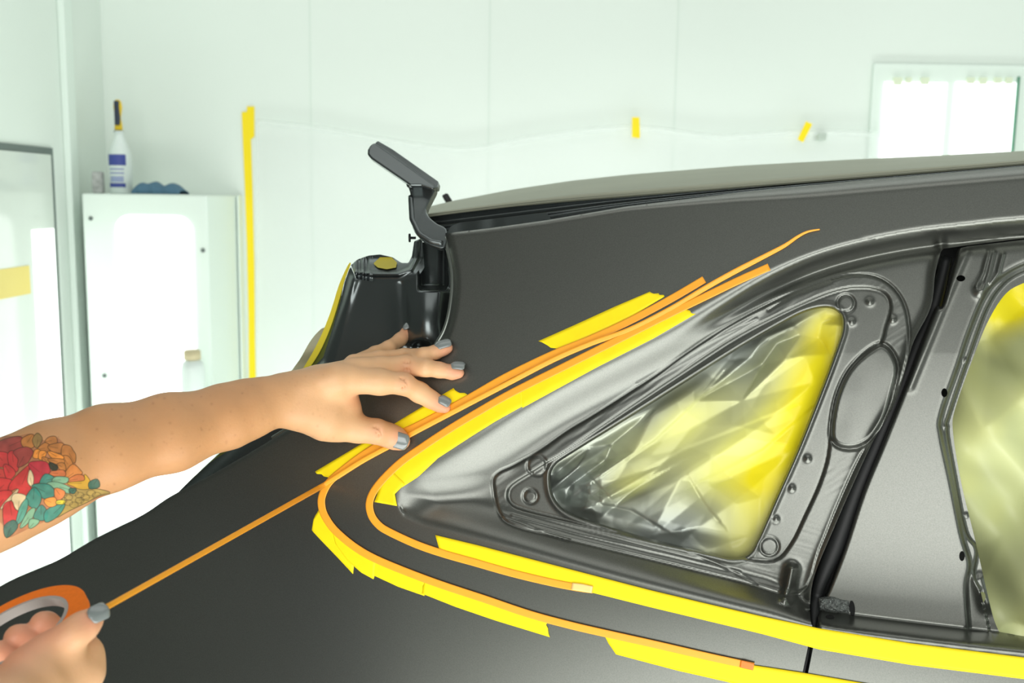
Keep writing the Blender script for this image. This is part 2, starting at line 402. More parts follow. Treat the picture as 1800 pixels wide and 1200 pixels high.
sl = catmull([(1664, 452), (1640, 545), (1612, 610), (1585, 680), (1545, 770), (1505, 862), (1470, 955), (1440, 1030), (1431, 1082), (1430, 1140), (1418, 1200), (1400, 1300)], 6)
sr = np.interp(sl[:, 1], [450, 600, 960, 1060, 1100, 1300], [9, 13, 15, 9, 6, 6])
tube('weatherstrip', P(sl[:, 0], sl[:, 1], S(sl[:, 0], sl[:, 1]) + np.interp(sl[:, 1], [450, 1050, 1110], [0.052, 0.045, 0.016])), sr / F, DARK, CAR)

def prism(name, poly, d, thick, mat_, parent=None, bw=0.0, tilt=0.0):
    poly = np.array(poly, float); N = len(poly)
    df = np.full(N, d) if np.isscalar(d) else np.array(d, float)
    if tilt: df = df + tilt * (poly[:, 1].mean() - poly[:, 1]) * df / F
    a = P(poly[:, 0], poly[:, 1], df); b = a + FWD * thick
    f = [tuple(range(N))[::-1], tuple(range(N, 2 * N))] + [(i, (i + 1) % N, N + (i + 1) % N, N + i) for i in range(N)]
    o = meshobj(name, np.vstack([a, b]), f, mat_, parent, smooth=False)
    bm = bmesh.new(); bm.from_mesh(o.data); bmesh.ops.recalc_face_normals(bm, faces=bm.faces); bm.to_mesh(o.data); bm.free()
    if bw: bevel(o, bw)
    return o

# foam block beside the gap
def lumpy(name, poly, d, thick, amp, mat_, parent, seed=1, step=3.0):
    rnd = np.random.RandomState(seed)
    def fn(u, v):
        e = np.clip(sd(u, v, np.array(poly, float)) / 6.0, 0, 1)
        return d + thick * (1 - np.sqrt(e)) + amp * (vnoise(u * 0.35, v * 0.35, seed) - 0.5) * 2
    return patch(name, poly, fn, mat_, parent, step)[0]
dF = float(surf(np.array([1465.0]), np.array([1062.0]), True)[0])
lumpy('foam_seal', [(1438, 1050), (1460, 1046), (1494, 1052), (1498, 1060), (1497, 1082), (1460, 1078), (1437, 1072)], dF - 0.006, 0.014, 0.0016, FOAM, CAR, 4, 1.6)
patch('foam_slot', slot(1498, 1069, 5, 14, -0.1), lambda u, v: surf(u, v, True) - 0.0008, VOID, CAR, 2.5)  # black patches paint in the dark of the slot and the drain hole
patch('drain_hole', slot(1459, 1084, 8, 3.5, 0.1), lambda u, v: surf(u, v, True) - 0.0008, VOID, CAR, 2.0)

# roof skin seen edge-on, and the ditch below it
ROOF_E = [(745, 379), (800, 372), (900, 360), (1000, 350), (1150, 338), (1350, 322), (1550, 306), (1800, 285), (1960, 272)]
ROOF_T = [(740, 366), (800, 352), (900, 333), (1000, 318), (1100, 307), (1300, 291), (1500, 280), (1650, 273), (1800, 265), (1960, 258)]
re_, rt_ = resample(ROOF_E, 60), resample(ROOF_T, 60)
rows = []
for t, dep in ((0, 0.05), (0.25, 0.10), (0.6, 0.22), (0.9, 0.40), (1.0, 0.60)):
    q = re_ + (rt_ - re_) * t; rows.append(P(q[:, 0], q[:, 1], S(re_[:, 0], re_[:, 1]) + dep))
far = rows[-1] + np.array([0, 0.35, -0.02]); rows.append(far); rows.append(far + np.array([0, 0.2, -0.06])); rows.append(far + np.array([0, 0.22, -0.25]))
rows.insert(0, rows[0] + np.array([0, 0.010, -0.003]))
n = 60; RV = np.vstack(rows); RFc = [(r * n + i, r * n + i + 1, (r + 1) * n + i + 1, (r + 1) * n + i) for r in range(len(rows) - 1) for i in range(n - 1)]
meshobj('roof', RV, RFc, ROOFM, CAR)
ditch = [(742, 366), (800, 360), (1000, 338), (1350, 308), (1800, 271), (1960, 259), (1960, 300), (1800, 308), (1500, 332), (1100, 378), (960, 402), (800, 425), (755, 420)]
DR = catmull([(760, 402), (850, 384), (960, 374), (1060, 366)], 5)
def ditch_fn(u, v):
    top = np.interp(u, [p[0] for p in ROOF_E], [p[1] for p in ROOF_E]); bot = np.interp(u, [p[0] for p in TOPEDGE], [p[1] for p in TOPEDGE])
    t = (v - top) / np.maximum(bot - top, 8)
    return S(u, v) + 0.035 + 0.05 * ss(1.5, -4, v - top) + 0.018 * np.sin(np.clip(t, 0, 1) * math.pi) + 0.006 * np.exp(-(linedist(u, v, DR) / 5) ** 2)
_uu = np.linspace(748, 1960, 170)
_tp = resample(catmull(ROOF_E, 8), 400); _bt = resample(catmull(TOPEDGE, 8), 400)
_tv = np.interp(_uu, _tp[:, 0], _tp[:, 1]) - 1.0; _bv = np.interp(_uu, _bt[:, 0], _bt[:, 1]) + 5.0
_rows = []
for t in np.linspace(0, 1, 14):
    vv_ = _tv + (_bv - _tv) * t
    _rows.append(P(_uu, vv_, S(_uu, _tv) + 0.052 - 0.016 * t + 0.022 * math.sin(t * math.pi) - 0.010 * math.exp(-((t - 0.55) / 0.1) ** 2)))
meshobj('roof_ditch', np.vstack(_rows), [(a_ * 170 + b_, a_ * 170 + b_ + 1, (a_ + 1) * 170 + b_ + 1, (a_ + 1) * 170 + b_) for a_ in range(13) for b_ in range(169)], PAINT2, CAR)
sb = [(786, 409), (792, 398), (808, 391), (860, 385), (950, 374), (962, 375), (968, 384), (966, 392), (880, 402), (800, 414)]
patch('spoiler_bracket', sb, lambda u, v: S(u, v) + 0.016 + 0.0012 * np.sin(u * 0.11) * ss(900, 860, u), PAINT2, CAR, 2.5, rim=0.004)
prism('far_hinge_stub', [(776, 343), (786, 338), (796, 354), (784, 356)], 1.75, 0.03, DARK, CAR, 0.003)

# tailgate hinge arm
dh = float(S(np.array([760.0]), np.array([400.0]))[0]) + 0.02
HG = prism('hinge_arm', catmull([(716, 320), (721, 340), (721, 365), (722, 388), (729, 408), (742, 422), (760, 432), (779, 436), (786, 424), (784, 402), (768, 393), (754, 381), (749, 368), (757, 350), (766, 330), (756, 322), (732, 314)], 3, True), dh, 0.032, PAINT2, CAR, 0.006, tilt=0.45)
prism('hinge_beam', [(646, 262), (651, 254), (659, 250), (664, 253), (768, 327), (762, 333), (740, 326), (720, 326), (712, 320), (690, 305), (652, 279), (645, 271)], dh + 0.016, 0.020, PAINT2, HG, 0.005, tilt=0.8)
prism('beam_flange', [(659, 251), (664, 247), (690, 262), (771, 319), (769, 330), (764, 330), (690, 277)], dh + 0.024, 0.030, PAINT2, HG, 0.0015, tilt=0.9)
rd = resample([(722, 345), (724, 385), (736, 410), (757, 424), (778, 428)], 24)
tube('arm_rib', P(rd[:, 0], rd[:, 1], dh - 0.0005 + 0.45 * (375 - rd[:, 1]) * dh / F), 0.003, PAINT2, HG)
for (bu, bv) in ((721, 325), (745, 323), (752, 325), (758, 328)):
    c = P(bu, bv, dh + 0.012)
    tube('weld_spot', [c, c - FWD * 0.0025], 0.004 if bu == 721 else 0.002, PAINT2, HG)

# recessed panel under the lamp opening
TP = [(616, 467), (626, 490), (650, 494), (690, 496), (724, 490), (738, 472), (742, 425), (775, 433), (812, 430), (812, 640), (700, 720), (520, 790), (400, 855), (290, 890), (318, 860), (370, 812), (420, 780), (470, 726), (540, 656), (568, 628), (585, 575), (598, 530), (606, 495)]
def tail_fn(u, v):
    d = S(u, v) + 0.045
    d = d - 0.022 * np.exp(-(((u - 745) / 34.0) ** 2 + ((v - 560) / 60.0) ** 2))          # bulge
    d = d + 0.05 * ss(734, 740, u) * ss(512, 500, v) * ss(790, 780, u)                     # deep slot beneath the hinge
    d = d - 0.006 * np.exp(-(linedist(u, v, [(622, 492), (598, 560), (570, 640), (480, 740)]) / 7) ** 2)
    d = d + 0.014 * ss(20, 0, linedist(u, v, [(606, 480), (598, 530), (585, 575), (568, 628), (470, 726), (318, 860)]))
    d = d + 0.004 * np.exp(-(linedist(u, v, [(708, 500), (712, 560), (716, 640)]) / 8) ** 2)
    d = d + 0.02 * np.exp(-(((u - 738) / 16.0) ** 2 + ((v - 610) / 8.0) ** 2))
    return d + 0.02 * ss(770, 800, u)
patch('lamp_opening_panel', TP, tail_fn, PAINT2, CAR, 3.0, rim=0.01)
TR = [(617, 466), (628, 456), (648, 449), (668, 447), (690, 452), (706, 462), (718, 462), (724, 450), (728, 424), (742, 418), (746, 470), (734, 488), (716, 496), (690, 500), (652, 498), (627, 492)]
def tray_fn(u, v):
    return S(u, v) + 0.055 + 0.03 * ss(486, 450, v) + 0.004 * np.sin(u * 0.5) * ss(660, 640, u) - 0.006 * np.exp(-(linedist(u, v, [(628, 478), (660, 482), (700, 482), (722, 474), (732, 455), (734, 425)]) / 3.5) ** 2)
patch('lamp_seat', TR, tray_fn, PAINT2, CAR, 2.0, rim=0.006)
rl = resample(TAILEDGE[:48], 60)
tube('panel_flange', P(rl[:, 0] - 1.5, rl[:, 1], q_fn(rl[:, 0], rl[:, 1]) + 0.010), 0.0028, mat('edge_highlight', (130, 136, 130), 0.25, 0.7), CAR, cap=False)  # lighter flange colour paints the highlight along the panel edge
cb = P(731, 418, dh + 0.01)
tube('trim_clip', [cb, cb - RIGHT * 0.006, cb - RIGHT * 0.0061, cb - RIGHT * 0.008], [0.0015, 0.0015, 0.005, 0.005], DARK, CAR)

# dark backing behind everything, standing for the shade inside the body
patch('dark_backing', [(800, 440), (1380, 380), (1960, 330), (1960, 1300), (300, 1300), (250, 1000), (800, 720)], lambda u, v: S(u, v) + 0.16, VOID, CAR, 30)

# olive masking film over the boot edge
film = empty('masking_film', P(560, 640, 1.24), 'olive plastic masking film edged with yellow tape along the open boot edge', 'masking film')
def fl_fn(k): return lambda u, v: S(u, v) + k
patch('film_sheet', catmull([(614, 470), (604, 500), (598, 532), (588, 576), (570, 630), (520, 690), (430, 775), (330, 862), (300, 880), (340, 838), (420, 765), (500, 690), (549, 630), (570, 590), (586, 545), (600, 498)], 3, True), fl_fn(0.075), OLIVE, film, 3.0)
patch('tape_edge', catmull([(617, 463), (606, 492), (594, 535), (580, 578), (560, 622), (535, 658), (528, 656), (548, 622), (566, 586), (582, 545), (596, 500), (612, 465)], 3, True), fl_fn(0.07), LIME, film, 2.5)
bpz = patch('masking_paper', catmull([(572, 576), (560, 582), (545, 600), (528, 630), (505, 670), (560, 670), (590, 600)], 3, True), lambda u, v: S(u, v) + 0.10 + 0.01 * np.sin(v * 0.1), BEIGE, None, 4)[0]
tag(bpz, 'beige masking paper showing behind the yellow film edge above the wrist', 'masking paper')
scrap = patch('tape_scrap', [(656, 463), (668, 452), (688, 452), (698, 461), (696, 470), (680, 473), (664, 470)], lambda u, v: tray_fn(u, v) - 0.004, mat('olive_tape', (196, 180, 30), 0.5), None, 2)[0]
tag(scrap, 'small olive yellow tape scrap in the lamp recess', 'tape')

# ------------------------------------------------------------------ crumpled masking paper
def crumple(poly, seed, spacing_fn, amp):
    rnd = random.Random(seed); poly = np.array(poly, float)
    x0, y0 = poly.min(0) - 30; x1, y1 = poly.max(0) + 30
    pts = []
    tries = 0
    while tries < 6000:
        tries += 1
        p = (rnd.uniform(x0, x1), rnd.uniform(y0, y1)); s = spacing_fn(*p)
        if all((p[0] - q[0]) ** 2 + (p[1] - q[1]) ** 2 > s * s for q in pts): pts.append(p)
    pts += [(x0 - 5, y0 - 5), (x1 + 5, y0 - 5), (x1 + 5, y1 + 5), (x0 - 5, y1 + 5)]
    hs = [rnd.gauss(0, 1) * amp(*p) for p in pts]
    vs, es, fs, _, _, _ = delaunay_2d_cdt([Vector(p) for p in pts], [], [], 0, 1e-6)
    vs = np.array([tuple(v) for v in vs])
    def fn(u, v):
        h = np.zeros(np.shape(u))
        for (a, b, c) in fs:
            A_, B_, C_ = vs[a], vs[b], vs[c]
            det = (B_[1] - C_[1]) * (A_[0] - C_[0]) + (C_[0] - B_[0]) * (A_[1] - C_[1])
            if abs(det) < 1e-9: continue
            l1 = ((B_[1] - C_[1]) * (u - C_[0]) + (C_[0] - B_[0]) * (v - C_[1])) / det
            l2 = ((C_[1] - A_[1]) * (u - C_[0]) + (A_[0] - C_[0]) * (v - C_[1])) / det
            l3 = 1 - l1 - l2; m = (l1 >= -1e-6) & (l2 >= -1e-6) & (l3 >= -1e-6)
            h[m] = (l1 * hs[a] + l2 * hs[b] + l3 * hs[c])[m]
        return h
    return fn
Wc = W.mean(0)
WP = Wc + (W - Wc) * 1.045
_c, _s = math.cos(math.radians(-32)), math.sin(math.radians(-32))
def _aniso(u, v):
    x, y = np.asarray(u) - Wc[0], np.asarray(v) - Wc[1]; return (x * _c + y * _s) * 0.5, (-x * _s + y * _c) * 1.15
def _orig(x, y): x, y = x / 0.5, y / 1.15; return x * _c - y * _s + Wc[0], x * _s + y * _c + Wc[1]
def _left(x, y): u, v = _orig(x, y); return u < 1090 or v < 640
cr1 = crumple(np.stack(_aniso(WP[:, 0], WP[:, 1]), 1), 11, lambda x, y: 21 if _left(x, y) else 44, lambda x, y: 0.0105 if _left(x, y) else 0.0065)
cr2 = crumple(WP, 5, lambda x, y: 16 if x < 1060 or y < 600 else 40, lambda x, y: 0.0026)
FOLDS = [([(1048, 842), (1150, 775), (1230, 700), (1270, 655)], 0.003), ([(1065, 868), (1200, 790), (1400, 712)], 0.0012), ([(1220, 852), (1340, 790), (1420, 722)], 0.002),
         ([(1220, 852), (1240, 885), (1262, 912)], 0.003), ([(1030, 880), (1110, 895), (1160, 925)], 0.002), ([(1050, 850), (1075, 875), (1110, 860), (1160, 832)], 0.004)]
def stepfold(u, v, ln, a):
    best = np.full(np.shape(u), 1e9); sg = np.zeros(np.shape(u))
    for p, q in zip(ln[:-1], ln[1:]):
        e = np.array(q, float) - np.array(p, float); t = np.clip(((u - p[0]) * e[0] + (v - p[1]) * e[1]) / (e @ e), 0, 1)
        x, y = u - p[0] - t * e[0], v - p[1] - t * e[1]; dd = np.hypot(x, y); c = e[0] * y - e[1] * x
        m = dd < best; best = np.where(m, dd, best); sg = np.where(m, c, sg)
    return a * np.exp(-best / 16.0) * ss(-2.6, 2.6, best * np.sign(sg))
def paper_fn(u, v):
    e = 0.25 + 0.75 * ss(0, 22, sd(u, v, W)); d = S(u, v) + 0.052 + 0.011 * np.clip((v - 620) / 460.0, 0, 1.1) * ss(1080, 1330, u) + e * (cr1(*_aniso(u, v)) + cr2(u, v))
    for ln, a in FOLDS: d = d + stepfold(u, v, ln, a)
    return d
def blob(u, v, cx, cy, a, b, rot):
    c, s = math.cos(rot), math.sin(rot); x = (u - cx) * c + (v - cy) * s; y = -(u - cx) * s + (v - cy) * c
    return np.exp(-((x / a) ** 2 + (y / b) ** 2))
wp, pu, pv = patch('masking_paper', WP, paper_fn, PAPER, None, 2.6)
wob = 0.25 * (vnoise(pu * 0.02, pv * 0.02, 21) - 0.5)
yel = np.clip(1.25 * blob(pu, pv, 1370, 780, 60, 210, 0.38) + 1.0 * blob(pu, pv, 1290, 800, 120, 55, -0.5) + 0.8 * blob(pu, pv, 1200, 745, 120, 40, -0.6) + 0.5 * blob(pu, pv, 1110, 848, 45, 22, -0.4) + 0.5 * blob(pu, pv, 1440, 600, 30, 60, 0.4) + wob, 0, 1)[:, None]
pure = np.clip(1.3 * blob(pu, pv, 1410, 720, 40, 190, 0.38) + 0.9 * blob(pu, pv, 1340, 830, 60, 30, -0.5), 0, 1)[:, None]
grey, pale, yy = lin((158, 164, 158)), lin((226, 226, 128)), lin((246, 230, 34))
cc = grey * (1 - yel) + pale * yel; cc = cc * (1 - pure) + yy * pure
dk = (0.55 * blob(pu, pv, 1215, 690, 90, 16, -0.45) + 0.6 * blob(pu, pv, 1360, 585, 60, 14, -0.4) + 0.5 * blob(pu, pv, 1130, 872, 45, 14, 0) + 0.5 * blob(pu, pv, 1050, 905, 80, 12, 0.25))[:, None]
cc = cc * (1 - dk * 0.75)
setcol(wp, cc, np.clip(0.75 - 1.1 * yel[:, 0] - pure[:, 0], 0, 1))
tag(wp, 'crumpled yellow masking paper with grey overspray filling the triangular quarter window', 'masking paper')
HP = np.vstack([[(1960, 450), (1900, 458)], HOLE[8:-1] + np.array([-12, -4]), [(1745, 1150), (1960, 1180)]])
h1 = crumple(HP, 8, lambda x, y: 95 if y > 600 else 45, lambda x, y: 0.010 if y > 600 else 0.008)
def dp_fn(u, v): return S(u, v) + 0.075 + h1(u, v) * 0.8 + 0.012 * np.sin((u * 0.6 + v * 0.8) * 0.022) + 0.006 * np.sin((u - v * 0.7) * 0.045)
dp, pu, pv = patch('masking_paper', HP, dp_fn, PAPER, None, 5.0)
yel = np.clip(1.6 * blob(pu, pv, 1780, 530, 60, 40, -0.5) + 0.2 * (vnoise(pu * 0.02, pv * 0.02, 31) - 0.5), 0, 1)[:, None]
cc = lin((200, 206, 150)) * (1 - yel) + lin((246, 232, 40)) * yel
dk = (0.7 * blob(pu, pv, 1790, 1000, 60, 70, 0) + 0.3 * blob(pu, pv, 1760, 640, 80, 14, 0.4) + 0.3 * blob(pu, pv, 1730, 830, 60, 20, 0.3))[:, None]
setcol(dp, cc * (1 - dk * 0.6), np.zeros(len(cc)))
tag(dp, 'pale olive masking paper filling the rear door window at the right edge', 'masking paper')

# ------------------------------------------------------------------ tapes on the panel
def ribbon(name, top, bot, mat_, label, lift=0.0008, parent=None, group=None, cat='tape', n=None, torn=0, fn=None):
    L = np.linalg.norm(np.diff(np.array(top, float), axis=0), axis=1).sum(); n = n or int(max(10, L / 5)); mrows = 7
    a, b = resample(top, n), resample(bot, n); V_ = []
    rnd = random.Random(len(label or name) * 7 + int(L))
    for j in range(mrows):
        t = j / (mrows - 1); q = a + (b - a) * t
        if torn:
            for k, e in ((0, 0), (-1, -1)):
                dr = (q[1] - q[0]) if k == 0 else (q[-1] - q[-2]); dr = dr / (np.linalg.norm(dr) + 1e-9)
                q[k] = q[k] + dr * rnd.uniform(-torn, torn)
        dd = (fn or surf)(q[:, 0], q[:, 1]) - lift
        V_.append(P(q[:, 0], q[:, 1], dd))
    V_ = np.vstack(V_)
    f = [(j * n + i, j * n + i + 1, (j + 1) * n + i + 1, (j + 1) * n + i) for j in range(mrows - 1) for i in range(n - 1)]
    o = meshobj(name, V_, f, mat_, parent); solid(o, 0.0003)
    if parent is None: tag(o, label, cat, group)
    return o
def offset_line(line, wd):
    p = np.array(line, float); t = np.gradient(p, axis=0); t /= np.linalg.norm(t, axis=1)[:, None]
    nrm = np.stack([-t[:, 1], t[:, 0]], 1); return p + nrm * wd, p - nrm * wd
YG = 'yellow masking tape pieces on the rear panel'
OG = 'orange fine line tape curves on the rear panel'
o1 = catmull([(1238, 491), (1180, 525), (1107, 564), (1040, 595), (973, 622), (890, 662), (820, 702), (740, 745), (690, 768), (640, 798), (600, 828), (578, 848), (566, 872), (566, 893), (574, 912), (590, 933), (622, 960), (660, 982), (720, 1007), (780, 1029), (850, 1052), (930, 1079), (1000, 1098), (1060, 1112), (1150, 1132), (1250, 1155), (1325, 1171)], 6)
o2 = catmull([(1352, 469), (1300, 492), (1240, 521), (1180, 550), (1100, 590), (1000, 640), (900, 690), (840, 724), (790, 754), (740, 787), (700, 816), (664, 853), (650, 880), (652, 903), (664, 921), (683, 934), (733, 957), (783, 974), (833, 988), (900, 1007), (967, 1023), (1013, 1032), (1042, 1036)], 6)
a, b = offset_line(o1, 6.5); ribbon('fine_line_tape', a, b, ORG, 'outer orange fine line tape curve sweeping round the corner of the rear panel', 0.0015, group=OG)
a, b = offset_line(o2, 6.5); ribbon('fine_line_tape', a, b, ORG, 'inner orange fine line tape curve, nearest the triangular quarter window', 0.0015, group=OG)
T1, T2 = [o for o in bpy.data.objects if o.name.startswith('fine_line_tape')]
FOLDM = mat('folded_tape_end', (255, 214, 140), 0.25, 0, 0.6); FOLDD = mat('doubled_tape_end', (226, 124, 30), 0.4)
tb = ribbon('folded_end', [(1006, 1024), (1024, 1026), (1042, 1030)], [(1004, 1036), (1022, 1039), (1040, 1042)], FOLDM, None, 0.0022, parent=T2, n=10); tb['label'] = 'pale folded end'
tb = ribbon('doubled_end', [(1302, 1160), (1308, 1161), (1326, 1166)], [(1300, 1172), (1306, 1174), (1324, 1178)], FOLDD, None, 0.0022, parent=T1, n=10); tb['label'] = 'darker doubled end'
# yellow pieces: (outer/top edge, inner/bottom edge)
ribbon('masking_tape', [(553, 829), (640, 777), (720, 728), (795, 683)], [(590, 842), (660, 792), (740, 748), (824, 696)], YEL, 'yellow tape piece above the orange lines, under the thumb and index finger', torn=3)
ribbon('masking_tape', [(947, 599), (1010, 571), (1080, 539), (1141, 513)], [(982, 615), (1045, 587), (1110, 556), (1170, 520)], YEL, 'short yellow tape piece above the orange lines, farther up the pillar', torn=3)
def seg_of(line, u0, u1):
    return np.array([p for p in line if min(u0, u1) <= p[0] <= max(u0, u1)])
s = resample(catmull([(1204, 540), (1100, 591), (1000, 641), (912, 684)], 5), 20)
ribbon('masking_tape', s, [(1222, 552), (1150, 594), (1050, 645), (918, 717)], YEL, 'long yellow tape strip below the inner orange line, along the upper window edge', torn=2)
ribbon('masking_tape', [(918, 682), (840, 725), (790, 756), (740, 788), (700, 817), (676, 842)], [(920, 713), (870, 741), (830, 766), (770, 805), (735, 838), (707, 856)], YEL, 'curved yellow tape strip rounding down to the front of the window tip', 0.0011, torn=1)
ribbon('masking_tape', [(690, 828), (670, 850), (658, 882)], [(712, 850), (694, 868), (698, 889)], YEL, 'small torn yellow tape tab at the tip of the inner orange curve', 0.0014)
ribbon('masking_tape', [(658, 882), (657, 886), (668, 895)], [(676, 868), (697, 880), (680, 900)], YEL, 'tiny crumpled yellow tape end hanging from the torn tab', 0.0010) if False else None
ribbon('masking_tape', [(562, 893), (566, 905), (578, 925), (600, 950), (624, 974)], [(551, 912), (548, 932), (565, 950), (592, 978), (620, 1008)], YEL, 'angled yellow tape piece at the far left of the outer orange curve', 0.0006, torn=1)
ribbon('masking_tape', [(580, 920), (600, 944), (630, 968), (660, 986)], [(590, 956), (610, 984), (635, 1006), (657, 1018)], YEL, 'second yellow tape piece under the outer curve, overlapping the leftmost one', 0.0009, torn=1)
ribbon('masking_tape', [(656, 980), (700, 1000), (748, 1019)], [(655, 1010), (700, 1031), (746, 1047)], YEL, 'third yellow tape piece under the outer curve, short and pointed', 0.0007)
ribbon('masking_tape', [(744, 1016), (800, 1037), (860, 1057), (960, 1088)], [(742, 1043), (800, 1066), (870, 1090), (965, 1119)], YEL, 'long yellow tape piece ending under the middle of the outer orange curve', 0.0009, torn=2)
ribbon('masking_tape', [(1058, 1112), (1150, 1132), (1300, 1165), (1412, 1182), (1540, 1204), (1680, 1224)], [(1084, 1150), (1190, 1178), (1300, 1203), (1412, 1225), (1540, 1244), (1680, 1262)], YEL, 'yellow tape strip leaving the bottom edge, under the end of the outer curve', 0.0008, torn=2)
ribbon('masking_tape', [(765, 940), (840, 958), (940, 984), (1040, 1010), (1140, 1036), (1240, 1060), (1340, 1083), (1440, 1104), (1600, 1130), (1800, 1155), (1960, 1172)], [(774, 971), (840, 990), (940, 1016), (1040, 1041), (1140, 1066), (1240, 1090), (1340, 1114), (1440, 1141), (1600, 1168), (1800, 1193), (1960, 1210)], YEL, 'longest yellow tape band running below the window across the door gap to the right edge', 0.0010, fn=lambda u, v: np.minimum(surf(u, v), S(u, v) + 0.02 * (u > 1e9) + 0.0))

# ------------------------------------------------------------------ tape roll with its pulled strand
RC, RD = np.array([28.0, 1116.0]), 0.69
a17 = math.radians(17)
axM = RIGHT * math.cos(a17) + UP * math.sin(a17)
axm = (-RIGHT * math.sin(a17) + UP * math.cos(a17)) * 0.36 + FWD * 0.93; axm /= np.linalg.norm(axm)
axn = np.cross(axM, axm); axn = axn if axn @ FWD < 0 else -axn
rc = P(RC[0], RC[1], RD)
roll = empty('tape_roll', rc, 'roll of orange fine line tape in the lower left hand, strand stretched to the car', 'tape roll')
def ring(name, r0, r1, h0, h1, mat_, parent):
    N = 96; prof = [(r0, h0), (r1, h0), (r1, h1), (r0, h1)]; vs = []
    for i in range(N):
        t = 2 * math.pi * i / N; e = axM * math.cos(t) + axm * math.sin(t)
        for r, h in prof: vs.append(rc + e * r + axn * h)
    f = [(i * 4 + k, i * 4 + (k + 1) % 4, ((i + 1) % N) * 4 + (k + 1) % 4, ((i + 1) % N) * 4 + k) for i in range(N) for k in range(4)]
    return meshobj(name, vs, f, mat_, parent, smooth=False)
ring('wound_tape', 0.0375, 0.0500, -0.0032, 0.0032, ORG2, roll)
ring('core', 0.0350, 0.0376, -0.0036, 0.0036, CORE, roll)
s3 = catmull([(570, 852), (600, 833), (640, 808), (690, 781), (722, 763), (800, 722), (890, 675), (973, 632), (1040, 603), (1107, 579), (1180, 542), (1240, 506), (1290, 478), (1350, 447), (1380, 431), (1402, 416), (1420, 407), (1441, 403)], 6)
dS = surf(s3[:, 0], s3[:, 1]) - 0.0021
d_end = dS[0]; free = []
for t in np.linspace(0, 1, 40)[:-1]:
    free.append((178 + t * (570 - 178), 1072 + t * (852 - 1072), 1 / ((1 - t) / 0.672 + t / d_end)))
free = np.array(free)
cl = np.vstack([free, np.column_stack([s3, dS])])
wpx = np.interp(cl[:, 0], [178, 570, 1300, 1370, 1441], [5.2, 4.6, 4.6, 3.6, 1.2])
a, b = offset_line(cl[:, :2], 1.0); nn = a - cl[:, :2]
rowsA = [P(cl[:, 0] + nn[:, 0] * wpx * t, cl[:, 1] + nn[:, 1] * wpx * t, cl[:, 2]) for t in (-1, -0.33, 0.33, 1)]
n = len(cl)
o = meshobj('unrolled_strand', np.vstack(rowsA), [(j * n + i, j * n + i + 1, (j + 1) * n + i + 1, (j + 1) * n + i) for j in range(3) for i in range(n - 1)], ORG, roll); solid(o, 0.0003)

